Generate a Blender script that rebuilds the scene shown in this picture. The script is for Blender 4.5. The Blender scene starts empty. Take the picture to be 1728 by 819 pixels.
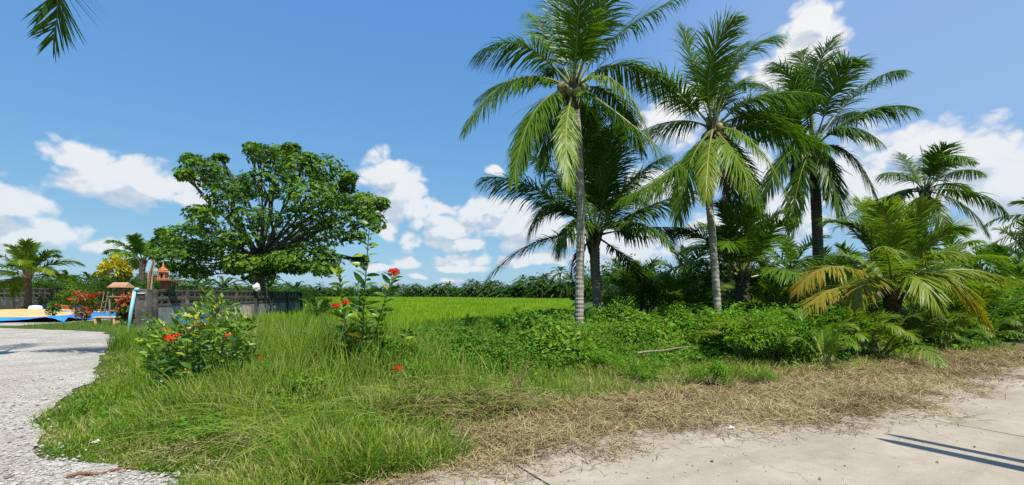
import bpy, math, random
import numpy as np
from mathutils import Vector, Matrix

# ------------------------------------------------------------------ camera, world, sun
SC = bpy.context.scene
COL = SC.collection
F_PX, CX, HY, EYE = 800.0, 864.0, 497.0, 1.6          # focal length and horizon in photo pixels, eye height in metres
cam_d = bpy.data.cameras.new('camera'); cam = bpy.data.objects.new('camera', cam_d); COL.objects.link(cam)
cam.location = (0, 0, EYE); cam.rotation_euler = (math.radians(90), 0, 0)
cam_d.sensor_width = 36; cam_d.lens = 36*F_PX/1728; cam_d.shift_y = (HY-409.5)/1728
cam_d.clip_start = 0.1; cam_d.clip_end = 6000
SC.camera = cam

SUN_EL, SUN_AZ = math.radians(58), math.atan2(0.56, -0.83)
SUN_V = Vector((math.sin(SUN_AZ)*math.cos(SUN_EL), math.cos(SUN_AZ)*math.cos(SUN_EL), math.sin(SUN_EL)))
sun_d = bpy.data.lights.new('sun', 'SUN'); sun_d.energy = 4.7; sun_d.angle = math.radians(0.53); sun_d.color = (1, .95, .86)
sun = bpy.data.objects.new('sun', sun_d); COL.objects.link(sun); sun.location = SUN_V*60
sun.rotation_euler = SUN_V.to_track_quat('Z', 'Y').to_euler()
SC.view_settings.view_transform = 'Standard'; SC.view_settings.look = 'None'
SC.view_settings.exposure = 0.5; SC.view_settings.gamma = 1
SC.cycles.max_bounces = 6; SC.cycles.transmission_bounces = 4; SC.cycles.diffuse_bounces = 3; SC.cycles.glossy_bounces = 2
SC.cycles.sample_clamp_indirect = 4
SC.cycles.use_denoising = False
SKY_STRENGTH = 0.13

class NT:
    """small helper for writing node trees"""
    def __init__(s, tree): s.t = tree
    def n(s, typ, **kw):
        nd = s.t.nodes.new(typ)
        for k, v in kw.items(): setattr(nd, k, v)
        return nd
    def put(s, sock, v):
        if isinstance(v, bpy.types.NodeSocket): s.t.links.new(v, sock)
        elif v is not None: sock.default_value = v
    def m(s, op, a, b=None, c=None, clamp=False):
        nd = s.n('ShaderNodeMath', operation=op, use_clamp=clamp)
        for i, v in enumerate((a, b, c)): s.put(nd.inputs[i], v)
        return nd.outputs[0]
    def v(s, op, a, b=None, c=None):
        nd = s.n('ShaderNodeVectorMath', operation=op)
        s.put(nd.inputs[0], a); s.put(nd.inputs[1], b)
        if op == 'SCALE': pass
        if c is not None: s.put(nd.inputs[2], c)
        return nd.outputs['Value'] if op in ('LENGTH', 'DOT_PRODUCT') else nd.outputs[0]
    def rng(s, x, a, b, c, d, smooth=False):
        nd = s.n('ShaderNodeMapRange'); nd.clamp = True
        if smooth: nd.interpolation_type = 'SMOOTHSTEP'
        s.put(nd.inputs[0], x)
        for i, v in enumerate((a, b, c, d)): s.put(nd.inputs[1+i], v)
        return nd.outputs[0]
    def noise(s, vec, scale, detail=3, rough=.5, dist=0):
        nd = s.n('ShaderNodeTexNoise'); s.put(nd.inputs['Vector'], vec)
        nd.inputs['Scale'].default_value = scale; nd.inputs['Detail'].default_value = detail
        nd.inputs['Roughness'].default_value = rough; nd.inputs['Distortion'].default_value = dist
        return nd.outputs['Fac']
    def mix(s, f, a, b, blend='MIX'):
        nd = s.n('ShaderNodeMix', data_type='RGBA', blend_type=blend)
        s.put(nd.inputs[0], f); s.put(nd.inputs[6], a); s.put(nd.inputs[7], b)
        return nd.outputs[2]
    def ramp(s, f, stops):
        nd = s.n('ShaderNodeValToRGB'); s.put(nd.inputs[0], f)
        e = nd.color_ramp.elements
        while len(e) < len(stops): e.new(.5)
        for i, (p, c) in enumerate(stops): e[i].position = p; e[i].color = (*c, 1)
        return nd.outputs[0]

world = bpy.data.worlds.new('World'); SC.world = world; world.use_nodes = True
def build_world():
    t = world.node_tree; t.nodes.clear(); k = NT(t)
    # cumulus seen in the sky: centre and half-size of each puff given in photo pixels, stored as azimuth / elevation angles
    P = [(130,262,58,30),(185,292,95,38),(255,318,85,36),(315,335,45,20),(110,248,30,18),
         (35,345,80,26),(90,398,85,28),(20,402,60,30),(195,425,50,16),(-60,330,70,50),
         (640,292,44,32),(676,322,46,40),(650,285,26,20),(690,355,60,26),(750,358,40,14),(705,385,16,10),
         (830,352,72,16),(868,382,95,30),(930,392,60,24),(762,385,40,20),(775,412,48,10),
         (690,412,24,17),(686,446,30,11),(632,451,30,7),(772,438,46,11),(780,450,40,7),(866,442,35,8),(910,438,48,11),(862,418,26,8),
         (650,392,18,18),(835,292,14,8),(940,468,24,6),(700,470,14,5),(760,474,22,5),
         (1372,42,44,46),(1345,92,52,34),(1308,128,48,30),
         (1560,250,100,36),(1640,262,95,46),(1700,310,80,62),(1560,325,130,50),(1455,300,70,66),(1760,300,90,60),
         (1135,205,52,46),(1100,315,55,34),(1050,415,70,36),(1300,370,90,60),(1225,405,70,42),(1000,440,40,14),(1250,290,60,50),(1700,390,90,40)]
    g = bpy.data.node_groups.new('cloud_field', 'ShaderNodeTree')
    g.interface.new_socket('Dir', in_out='INPUT', socket_type='NodeSocketVector')
    g.interface.new_socket('Density', in_out='OUTPUT', socket_type='NodeSocketFloat')
    q = NT(g); gi = q.n('NodeGroupInput'); go = q.n('NodeGroupOutput')
    D = gi.outputs[0]
    sp = q.n('ShaderNodeSeparateXYZ'); q.put(sp.inputs[0], D)
    az = q.m('ARCTAN2', sp.outputs[0], sp.outputs[1]); el = q.m('ARCSINE', sp.outputs[2])
    cb = q.n('ShaderNodeCombineXYZ'); q.put(cb.inputs[0], az); q.put(cb.inputs[1], el)
    # warp the coordinates a little so that no puff is an ellipse
    nw = q.n('ShaderNodeTexNoise'); q.put(nw.inputs['Vector'], D); nw.inputs['Scale'].default_value = 9; nw.inputs['Detail'].default_value = 3
    wv = q.v('MULTIPLY', q.v('SUBTRACT', nw.outputs['Color'], (.5, .5, .5)), (.07, .045, 0))
    pos = q.v('ADD', cb.outputs[0], wv)
    F = None
    for (px, py, rx, ry) in P:
        dx = px-CX; hyp = math.hypot(F_PX, dx)
        a0, e0 = math.atan2(dx, F_PX), math.atan2(HY-py, hyp)
        ra, re = rx/F_PX*math.cos(a0)**2*1.22, ry/hyp*math.cos(e0)**2*1.22
        L = q.v('LENGTH', q.v('MULTIPLY_ADD', pos, (1/ra, 1/re, 0), (-a0/ra, -e0/re, 0)))
        F = L if F is None else q.m('MINIMUM', F, L)
    F = q.m('SUBTRACT', 1.12, F)
    # the rest of the sky, outside this view, carries similar scattered cumulus
    out = q.m('SUBTRACT', q.noise(q.v('MULTIPLY', D, (1, 1, 2.2)), 3.2, 2), .6)
    out = q.m('ADD', q.m('MULTIPLY', out, 4.0), q.rng(q.m('ABSOLUTE', az), .86, 1.05, -3, 0))
    F = q.m('MAXIMUM', F, out)
    F = q.m('MAXIMUM', F, -1.0)
    st = q.v('MULTIPLY', D, (1, 1, 1.35))
    n1 = q.noise(st, 13, 7, .56, .2)
    bi = q.m('MULTIPLY', q.m('ABSOLUTE', q.m('SUBTRACT', q.noise(st, 24, 0), .5)), 2.0)
    bi = q.m('ADD', bi, q.m('ABSOLUTE', q.m('SUBTRACT', q.noise(st, 55, 0), .5)))
    det = q.m('ADD', q.m('MULTIPLY', q.m('SUBTRACT', n1, .5), 1.9), q.m('MULTIPLY', q.m('SUBTRACT', bi, .3), .55))
    q.put(go.inputs[0], q.m('ADD', F, det))
    tc = k.n('ShaderNodeTexCoord')
    d0 = k.v('NORMALIZE', tc.outputs['Generated'])
    def field(vec):
        nd = k.n('ShaderNodeGroup'); nd.node_tree = g; k.put(nd.inputs[0], vec); return nd.outputs[0]
    A = field(d0)
    B = field(k.v('NORMALIZE', k.v('ADD', d0, (.012, -.004, .034))))
    alpha = k.rng(A, .06, .60, 0, 1, True)
    sep = k.n('ShaderNodeSeparateXYZ'); k.put(sep.inputs[0], d0)
    soft = k.rng(k.m('SUBTRACT', A, B), -.45, .42, 0, 1, True)
    thick = k.rng(A, .2, 1.3, 0, 1)
    sh = k.m('ADD', k.m('MULTIPLY', soft, .75), k.m('MULTIPLY', thick, .25))
    ccol = k.ramp(sh, [(0, (.62, .69, .78)), (.36, (.78, .83, .89)), (.60, (.95, .965, .98)), (1, (1, 1, 1))])
    ccol = k.v('MULTIPLY', ccol, tuple([.93/SKY_STRENGTH/2**SC.view_settings.exposure]*3))
    sky = k.n('ShaderNodeTexSky', sky_type='NISHITA'); sky.sun_disc = False
    sky.sun_elevation = SUN_EL; sky.sun_rotation = SUN_AZ; sky.altitude = 0
    sky.air_density = 1.0; sky.dust_density = .5; sky.ozone_density = 2.2
    # grade the sky's three channels towards the deep clear blue of the photograph
    SS = SKY_STRENGTH*2**SC.view_settings.exposure
    sc_ = k.n('ShaderNodeSeparateColor'); k.put(sc_.inputs[0], sky.outputs[0]); cc_ = k.n('ShaderNodeCombineColor')
    for i_, (g_, a_) in enumerate(((.70, .445), (.50, .625), (.16, .79))):
        k.put(cc_.inputs[i_], k.m('MULTIPLY', k.m('POWER', k.m('MULTIPLY', sc_.outputs[i_], .1442), g_), a_/SS))
    skyc = cc_.outputs[0]
    hz = k.rng(sep.outputs[2], .0, .34, .68, .97)
    alpha = k.m('MULTIPLY', k.m('MULTIPLY', alpha, hz), k.rng(sep.outputs[2], -.005, .02, 0, 1))
    vd = Vector((836, 800, 440)).normalized()
    veil = k.rng(k.v('DOT_PRODUCT', d0, tuple(vd)), .78, 1.0, 0, .30, True)                      # thin high haze towards the right
    skyc = k.mix(k.m('MULTIPLY', veil, k.rng(sep.outputs[2], .05, .3, .2, 1)), skyc, (.62/SS, .72/SS, .95/SS, 1))
    bg = k.n('ShaderNodeBackground'); bg.inputs[1].default_value = SKY_STRENGTH
    k.put(bg.inputs[0], k.mix(alpha, skyc, ccol))
    ou = k.n('ShaderNodeOutputWorld'); t.links.new(bg.outputs[0], ou.inputs[0])
build_world()
world.cycles.sampling_method = 'MANUAL'; world.cycles.sample_map_resolution = 512

# ------------------------------------------------------------------ helpers
R = np.random.default_rng(11)
def W(px, py, Y):
    """world point seen at a photo pixel at depth Y"""
    return np.array([(px-CX)/F_PX*Y, Y, EYE-(py-HY)/F_PX*Y])
def G(px, py):
    Y = F_PX*EYE/(py-HY); return ((px-CX)/F_PX*Y, Y)
def unit(a): return a/np.maximum(np.linalg.norm(a, axis=-1, keepdims=True), 1e-9)

class MB:
    """collects triangles and quads with a per-vertex 'tint' and a material slot per face"""
    def __init__(s): s.V, s.T, s.F, s.n = [], [], [], 0
    def add(s, V, F, tint=0.5, mat=0):
        V = np.asarray(V, float).reshape(-1, 3)
        s.V.append(V); t = np.full(len(V), tint, float) if np.isscalar(tint) else np.asarray(tint, float)
        s.T.append(t)
        for f in (F if isinstance(F, (list, tuple)) and len(F) and isinstance(F[0], np.ndarray) else [np.asarray(F)]):
            if len(f): s.F.append((f.astype(np.int64)+s.n, mat))
        s.n += len(V); return s
    def strips(s, P, D, side, L, wid, droop, seg=3, tint=0.5, mat=0, prof=None):
        """tapered drooping blades: P root, D direction, side = width direction, all (n,3)"""
        n = len(P); P = np.asarray(P, float); D = unit(np.asarray(D, float)); side = unit(np.asarray(side, float))
        L = np.broadcast_to(np.asarray(L, float), (n,)); wid = np.broadcast_to(np.asarray(wid, float), (n,)); droop = np.broadcast_to(np.asarray(droop, float), (n,))
        if prof is None: prof = [.75, 1, .8, .5][:seg] if seg > 2 else [1, .8]
        V = np.zeros((n, seg*2+1, 3)); p = P.copy(); d = D.copy()
        for k in range(seg):
            V[:, 2*k] = p-side*(wid*prof[k]/2)[:, None]; V[:, 2*k+1] = p+side*(wid*prof[k]/2)[:, None]
            p = p+d*(L/seg)[:, None]
            d = unit(d+np.array([0, 0, -1.])*(droop/seg)[:, None])
        V[:, -1] = p
        m = seg*2+1; base = (np.arange(n)*m)[:, None]
        q = [base+np.array([[2*k, 2*k+1, 2*k+3, 2*k+2]]) for k in range(seg-1)]
        fs = [np.concatenate(q)] if q else []
        fs.append(base+np.array([[2*seg-2, 2*seg-1, 2*seg]]))
        t = np.repeat(np.broadcast_to(np.asarray(tint, float), (n,)), m)
        return s.add(V.reshape(-1, 3), fs, t, mat)
    def leaves(s, P, D, N, L, wid, tint=0.5, mat=0, fold=.18):
        """folded diamond leaves: root P, direction D, normal N"""
        n = len(P); D = unit(D); S = unit(np.cross(D, N)); N2 = np.cross(S, D)
        L = np.broadcast_to(np.asarray(L, float), (n,))[:, None]; wid = np.broadcast_to(np.asarray(wid, float), (n,))[:, None]
        V = np.zeros((n, 4, 3)); V[:, 0] = P; mid = P+D*L*.48
        V[:, 1] = mid+S*wid/2+N2*wid*fold; V[:, 2] = P+D*L-N2*L*.08; V[:, 3] = mid-S*wid/2+N2*wid*fold
        b = (np.arange(n)*4)[:, None]
        return s.add(V.reshape(-1, 3), [np.concatenate([b+np.array([[0, 1, 2]]), b+np.array([[0, 2, 3]])])], np.repeat(np.broadcast_to(np.asarray(tint, float), (n,)), 4), mat)
    def tube(s, pts, rad, sides=6, tint=0.5, mat=0, cap=True):
        pts = np.asarray(pts, float); n = len(pts); rad = np.broadcast_to(np.asarray(rad, float), (n,))
        T = unit(np.gradient(pts, axis=0)); ref = np.array([0, 0, 1.]) if abs(T[:, 2]).mean() < .8 else np.array([1., 0, 0])
        A = unit(np.cross(T, ref)); B = np.cross(T, A); a = np.arange(sides)*2*math.pi/sides
        V = pts[:, None]+rad[:, None, None]*(np.cos(a)[None, :, None]*A[:, None]+np.sin(a)[None, :, None]*B[:, None])
        i = np.arange(n-1)[:, None]*sides; j = np.arange(sides)[None]; j2 = (j+1) % sides
        q = np.stack([i+j, i+j2, i+sides+j2, i+sides+j], -1).reshape(-1, 4)
        V = V.reshape(-1, 3); fs = [q]
        if cap:
            V = np.vstack([V, pts[0], pts[-1]]); jj = np.arange(sides)
            fs.append(np.concatenate([np.stack([(jj+1) % sides, jj, np.full(sides, n*sides)], 1), np.stack([(n-1)*sides+jj, (n-1)*sides+(jj+1) % sides, np.full(sides, n*sides+1)], 1)]))
        return s.add(V, fs, tint if np.isscalar(tint) else np.concatenate([np.repeat(tint, sides), [tint[0], tint[-1]] if cap else []]), mat)
    def box(s, c, size, rot=None, tint=.5, mat=0, bev=.0):
        h = np.array(size)/2.; b = min(bev, *(h*.6))
        if b <= 0:
            V = np.array([[x, y, z] for x in (-1, 1) for y in (-1, 1) for z in (-1, 1)])*h
            F = np.array([[0, 1, 3, 2], [4, 6, 7, 5], [0, 4, 5, 1], [2, 3, 7, 6], [0, 2, 6, 4], [1, 5, 7, 3]])
        else:
            bm = np.array([[sx*(h[0]-(0 if ax == 0 else b)), sy*(h[1]-(0 if ax == 1 else b)), sz*(h[2]-(0 if ax == 2 else b))]
                           for sx in (-1, 1) for sy in (-1, 1) for sz in (-1, 1) for ax in range(3)])
            V = bm; ix = lambda x, y, z, a: (((x > 0)*4+(y > 0)*2+(z > 0))*3+a)
            F4, F3 = [], []
            for sg in (-1, 1):
                F4.append([ix(sg, -1, -1, 0), ix(sg, -1, 1, 0), ix(sg, 1, 1, 0), ix(sg, 1, -1, 0)])
                F4.append([ix(-1, sg, -1, 1), ix(-1, sg, 1, 1), ix(1, sg, 1, 1), ix(1, sg, -1, 1)])
                F4.append([ix(-1, -1, sg, 2), ix(-1, 1, sg, 2), ix(1, 1, sg, 2), ix(1, -1, sg, 2)])
                for s2 in (-1, 1):
                    F4.append([ix(-1, sg, s2, 1), ix(1, sg, s2, 1), ix(1, sg, s2, 2), ix(-1, sg, s2, 2)])
                    F4.append([ix(sg, -1, s2, 0), ix(sg, 1, s2, 0), ix(sg, 1, s2, 2), ix(sg, -1, s2, 2)])
                    F4.append([ix(sg, s2, -1, 0), ix(sg, s2, 1, 0), ix(sg, s2, 1, 1), ix(sg, s2, -1, 1)])
                    for s3 in (-1, 1): F3.append([ix(sg, s2, s3, 0), ix(sg, s2, s3, 1), ix(sg, s2, s3, 2)])
            F = [np.array(F4), np.array(F3)]
        if rot is not None: V = V @ np.array(rot).T
        return s.add(V+np.array(c), F, tint, mat)
    def mesh(s, name, mats, smooth=False):
        me = bpy.data.meshes.new(name); V = np.concatenate(s.V); T = np.concatenate(s.T)
        me.vertices.add(len(V)); me.vertices.foreach_set('co', V.ravel())
        ls, tot, mi = [], [], []
        for f, m in s.F: ls.append(f.ravel()); tot.append(np.full(len(f), f.shape[1])); mi.append(np.full(len(f), m))
        ls = np.concatenate(ls); tot = np.concatenate(tot); mi = np.concatenate(mi)
        me.loops.add(len(ls)); me.loops.foreach_set('vertex_index', ls.astype(np.int32))
        me.polygons.add(len(tot)); me.polygons.foreach_set('loop_start', (np.cumsum(tot)-tot).astype(np.int32))
        me.polygons.foreach_set('material_index', mi.astype(np.int32))
        me.polygons.foreach_set('use_smooth', np.full(len(tot), smooth))
        a = me.attributes.new('tint', 'FLOAT', 'POINT'); a.data.foreach_set('value', T.astype(np.float32))
        for m in (mats if isinstance(mats, (list, tuple)) else [mats]): me.materials.append(m)
        me.update(calc_edges=True); return me
    def obj(s, name, mats, parent=None, smooth=False, **kw):
        return link(name, s.mesh(name, mats, smooth), parent, **kw)

def link(name, data, parent=None, loc=None, **kw):
    o = bpy.data.objects.new(name, data); COL.objects.link(o)
    if parent is not None: o.parent = parent
    if loc is not None: o.location = loc
    for k, v in kw.items(): o[k] = v
    return o
def thing(name, label, cat, loc=(0, 0, 0), group=None, rz=0, data=None):
    o = link(name, data, None, loc); o.rotation_euler.z = rz
    o['label'] = label; o['category'] = cat
    if group: o['group'] = group
    return o
def copy_tree(o, parent=None):
    c = o.copy(); COL.objects.link(c)
    if parent is not None: c.parent = parent
    for ch in list(o.children): copy_tree(ch, c)
    return c

# smooth 2D value noise for laying things out
_NT = np.random.default_rng(5).random((64, 64))
def vn(x, y, sc=1.0, off=0):
    x = np.asarray(x, float)*sc+off*7.3; y = np.asarray(y, float)*sc+off*3.1
    xi = np.floor(x).astype(int); yi = np.floor(y).astype(int); fx = x-xi; fy = y-yi
    fx = fx*fx*(3-2*fx); fy = fy*fy*(3-2*fy); g = lambda a, b: _NT[a % 64, b % 64]
    return (g(xi, yi)*(1-fx)+g(xi+1, yi)*fx)*(1-fy)+(g(xi, yi+1)*(1-fx)+g(xi+1, yi+1)*fx)*fy

# ------------------------------------------------------------------ materials
def new_mat(name):
    m = bpy.data.materials.new(name); m.use_nodes = True; m.node_tree.nodes.clear(); return m, NT(m.node_tree)
def leaf_mat(name, stops, rough=.45, spec=.4, trans=.35, tcol=(1.0, 1.05, .45), rnd=.12):
    m, k = new_mat(name)
    at = k.n('ShaderNodeAttribute', attribute_name='tint'); oi = k.n('ShaderNodeObjectInfo')
    f = k.m('ADD', at.outputs['Fac'], k.m('MULTIPLY', k.m('SUBTRACT', oi.outputs['Random'], .5), rnd), clamp=True)
    col = k.ramp(f, stops)
    p = k.n('ShaderNodeBsdfPrincipled'); k.put(p.inputs['Base Color'], col)
    p.inputs['Roughness'].default_value = rough; p.inputs['Specular IOR Level'].default_value = spec
    tr = k.n('ShaderNodeBsdfTranslucent'); k.put(tr.inputs[0], k.mix(1.0, col, (*tcol, 1), 'MULTIPLY'))
    mx = k.n('ShaderNodeMixShader'); mx.inputs[0].default_value = trans
    k.t.links.new(p.outputs[0], mx.inputs[1]); k.t.links.new(tr.outputs[0], mx.inputs[2])
    o = k.n('ShaderNodeOutputMaterial'); k.t.links.new(mx.outputs[0], o.inputs[0]); return m
def rough_mat(name, stops, scale=4, rough=.85, bump=.4, bscale=None, stretch=(1, 1, 1), spec=.25, bdist=.02, fine=None):
    m, k = new_mat(name); tc = k.n('ShaderNodeTexCoord'); v = k.v('MULTIPLY', tc.outputs['Object'], stretch)
    at = k.n('ShaderNodeAttribute', attribute_name='tint')
    nz = k.noise(v, scale, 6, .62)
    f = k.m('ADD', nz, k.m('MULTIPLY', k.m('SUBTRACT', at.outputs['Fac'], .5), .6), clamp=True)
    col = k.ramp(f, stops)
    if fine: col = k.mix(k.rng(k.noise(v, fine, 4, .7), .35, .7, .0, .45), col, (*stops[0][1], 1))
    p = k.n('ShaderNodeBsdfPrincipled'); k.put(p.inputs['Base Color'], col)
    p.inputs['Roughness'].default_value = rough; p.inputs['Specular IOR Level'].default_value = spec
    b = k.n('ShaderNodeBump'); b.inputs['Strength'].default_value = bump; b.inputs['Distance'].default_value = bdist
    k.put(b.inputs['Height'], k.noise(v, bscale or scale*6, 5, .7)); k.t.links.new(b.outputs[0], p.inputs['Normal'])
    o = k.n('ShaderNodeOutputMaterial'); k.t.links.new(p.outputs[0], o.inputs[0]); return m

M = {}
M['palm'] = leaf_mat('palm_leaflet', [(0, (.032, .080, .010)), (.35, (.080, .168, .012)), (.55, (.135, .25, .014)), (.7, (.20, .29, .02)), (.8, (.28, .29, .025)), (1, (.40, .22, .035))], .40, .32, .44)
M['palm_dry'] = leaf_mat('dry_palm_leaflet', [(0, (.09, .055, .03)), (.5, (.17, .11, .06)), (1, (.32, .24, .13))], .7, .2, .15, (1, .8, .5))
M['rachis'] = leaf_mat('palm_rachis', [(0, (.10, .14, .03)), (.5, (.20, .22, .05)), (1, (.30, .20, .07))], .45, .4, .05)
M['trunk'] = rough_mat('palm_bark', [(.2, (.17, .155, .125)), (.5, (.29, .265, .22)), (.8, (.42, .39, .33))], 5, .9, .5, 20, (1, 1, 2.2))
M['trunk_mid'] = rough_mat('brown_palm_bark', [(.2, (.085, .072, .055)), (.5, (.165, .145, .115)), (.8, (.27, .24, .20))], 5, .9, .5, 20, (1, 1, 2.2))
M['trunk_dark'] = rough_mat('dark_palm_bark', [(.25, (.035, .028, .02)), (.55, (.10, .08, .055)), (.8, (.20, .165, .12))], 6, .92, .6, 22, (1, 1, 2))
M['coconut'] = leaf_mat('coconut_husk', [(0, (.10, .15, .03)), (.5, (.22, .22, .05)), (1, (.34, .22, .08))], .45, .4, 0, rnd=.8)
M['tree'] = leaf_mat('glossy_tree_leaf', [(0, (.034, .085, .010)), (.4, (.080, .195, .014)), (.7, (.15, .30, .02)), (1, (.25, .38, .03))], .42, .30, .42)
M['bark'] = rough_mat('tree_bark', [(.25, (.05, .042, .034)), (.5, (.13, .115, .095)), (.8, (.26, .24, .20))], 6, .9, .6, 25, (1, 1, .4))
M['shrub'] = leaf_mat('shrub_leaf', [(0, (.026, .066, .010)), (.4, (.060, .14, .014)), (.7, (.12, .215, .02)), (1, (.20, .29, .03))], .55, .12, .38, rnd=.25)
M['bright_shrub'] = leaf_mat('bright_shrub_leaf', [(0, (.042, .12, .010)), (.4, (.095, .25, .015)), (.7, (.18, .36, .022)), (1, (.29, .43, .04))], .55, .14, .42, rnd=.25)
M['weed'] = leaf_mat('creeper_leaf', [(0, (.026, .085, .010)), (.4, (.080, .20, .014)), (.7, (.155, .30, .022)), (1, (.28, .38, .04))], .55, .2, .40)
M['grass'] = leaf_mat('grass_blade', [(0, (.030, .095, .010)), (.35, (.108, .222, .016)), (.6, (.205, .325, .03)), (.8, (.33, .36, .07)), (1, (.50, .42, .19))], .55, .2, .42)
M['rice'] = leaf_mat('rice_blade', [(0, (.05, .17, .010)), (.45, (.135, .32, .014)), (.8, (.24, .42, .02)), (1, (.38, .46, .035))], .55, .2, .45)
M['hay'] = leaf_mat('dry_hay', [(0, (.075, .048, .026)), (.35, (.20, .135, .07)), (.65, (.36, .27, .145)), (.85, (.45, .37, .20)), (1, (.22, .25, .06))], .7, .15, .15, (1, .85, .5))
M['ixora_leaf'] = leaf_mat('ixora_leaf', [(0, (.03, .10, .012)), (.4, (.075, .19, .016)), (.7, (.20, .33, .02)), (.9, (.42, .42, .02)), (1, (.52, .24, .03))], .38, .45, .34, rnd=.55)
M['stem'] = rough_mat('woody_stem', [(.2, (.04, .035, .022)), (.7, (.11, .10, .055))], 20, .8, .3)
M['red_petal'] = leaf_mat('red_petal', [(0, (.42, .008, .008)), (.6, (.68, .018, .012)), (1, (.78, .05, .02))], .55, .2, .25, (1, .6, .5), rnd=.1)
M['orange_petal'] = leaf_mat('orange_petal', [(0, (.50, .02, .01)), (.6, (.72, .06, .018)), (1, (.80, .17, .03))], .55, .2, .25, (1, .7, .5), rnd=.3)
M['croton'] = leaf_mat('yellow_croton_leaf', [(0, (.16, .26, .02)), (.35, (.42, .42, .02)), (.7, (.66, .54, .03)), (1, (.74, .62, .06))], .4, .4, .25, (1, .95, .5))
M['red_leaf'] = leaf_mat('red_croton_leaf', [(0, (.05, .06, .012)), (.35, (.16, .06, .02)), (.6, (.40, .08, .02)), (1, (.55, .16, .04))], .45, .35, .22, (1, .7, .5), rnd=.2)
M['concrete_old'] = rough_mat('weathered_concrete', [(.25, (.022, .020, .018)), (.5, (.085, .079, .070)), (.8, (.24, .225, .20))], 2.5, .92, .5, 30, (1, 1, .7), fine=9)
M['render_pale'] = rough_mat('pale_render', [(.25, (.055, .056, .052)), (.5, (.20, .215, .205)), (.8, (.38, .405, .39))], 1.4, .9, .3, 30, (1, 1, .4), fine=5)
M['terracotta'] = rough_mat('terracotta', [(.2, (.34, .11, .05)), (.6, (.55, .20, .09)), (.9, (.62, .30, .15))], 8, .8, .2)
M['opening_shade'] = rough_mat('shaded_opening', [(.2, (.03, .012, .008)), (.8, (.07, .03, .02))], 8, .9, .2)  # near-black colour standing in for the shade inside an opening
M['roof_tile'] = rough_mat('faded_roof_tile', [(.2, (.22, .12, .07)), (.6, (.42, .25, .15)), (.9, (.52, .38, .26))], 8, .85, .3)
M['wood'] = rough_mat('weathered_wood', [(.2, (.10, .075, .055)), (.5, (.24, .19, .14)), (.85, (.42, .36, .29))], 5, .85, .5, 40, (6, 6, .6))
M['wood_brown'] = rough_mat('brown_wood', [(.2, (.10, .045, .022)), (.5, (.22, .10, .05)), (.85, (.34, .18, .10))], 5, .8, .4, 40, (6, 6, .6))
M['pipe'] = rough_mat('pale_blue_pvc', [(.2, (.22, .46, .52)), (.8, (.32, .58, .64))], 3, .45, .05)
M['blue'] = rough_mat('blue_plastic', [(.2, (.015, .13, .42)), (.5, (.03, .22, .62)), (.8, (.06, .32, .74))], 2.2, .45, .4, 3, (1, 1, 1), .4, .06)
M['white'] = rough_mat('dull_white', [(.2, (.5, .5, .5)), (.8, (.78, .78, .78))], 3, .6, .2)
M['pot'] = rough_mat('pot_plastic', [(.2, (.05, .04, .04)), (.8, (.12, .09, .08))], 3, .6, .1)
M['grain'] = rough_mat('drying_rice_grain', [(.2, (.44, .30, .12)), (.5, (.60, .43, .19)), (.8, (.70, .53, .27))], 1.4, .9, .6, 60, fine=14)
M['stone'] = leaf_mat('crushed_stone', [(0, (.15, .14, .125)), (.5, (.31, .295, .265)), (1, (.48, .46, .42))], .85, .2, 0)
M['plastic'] = rough_mat('white_litter', [(.2, (.6, .6, .6)), (.8, (.8, .8, .8))], 3, .4, .2)

def ground_mat():
    m, k = new_mat('earth'); tc = k.n('ShaderNodeTexCoord'); v = tc.outputs['Object']
    a = k.noise(v, .9, 6, .6); b = k.noise(v, 14, 5, .7)
    col = k.ramp(k.m('ADD', k.m('MULTIPLY', a, .6), k.m('MULTIPLY', b, .4)), [(.3, (.055, .042, .022)), (.45, (.10, .085, .04)), (.56, (.13, .115, .05)), (.7, (.20, .155, .09))])
    at = k.n('ShaderNodeAttribute', attribute_name='tint')
    th = k.ramp(b, [(.3, (.035, .050, .012)), (.55, (.075, .095, .022)), (.75, (.13, .14, .045))])
    col = k.mix(k.m('MULTIPLY', at.outputs['Fac'], k.rng(a, .25, .6, .65, 1)), col, th)
    far = k.n('ShaderNodeSeparateXYZ'); k.put(far.inputs[0], v)
    col = k.mix(k.rng(far.outputs[1], 16, 30, 0, .85), col, (.05, .10, .02, 1))
    p = k.n('ShaderNodeBsdfPrincipled'); k.put(p.inputs['Base Color'], col); p.inputs['Roughness'].default_value = .95; p.inputs['Specular IOR Level'].default_value = .1
    bu = k.n('ShaderNodeBump'); bu.inputs['Strength'].default_value = .7; bu.inputs['Distance'].default_value = .04; k.put(bu.inputs['Height'], b); k.t.links.new(bu.outputs[0], p.inputs['Normal'])
    o = k.n('ShaderNodeOutputMaterial'); k.t.links.new(p.outputs[0], o.inputs[0]); return m
M['earth'] = ground_mat()
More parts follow.
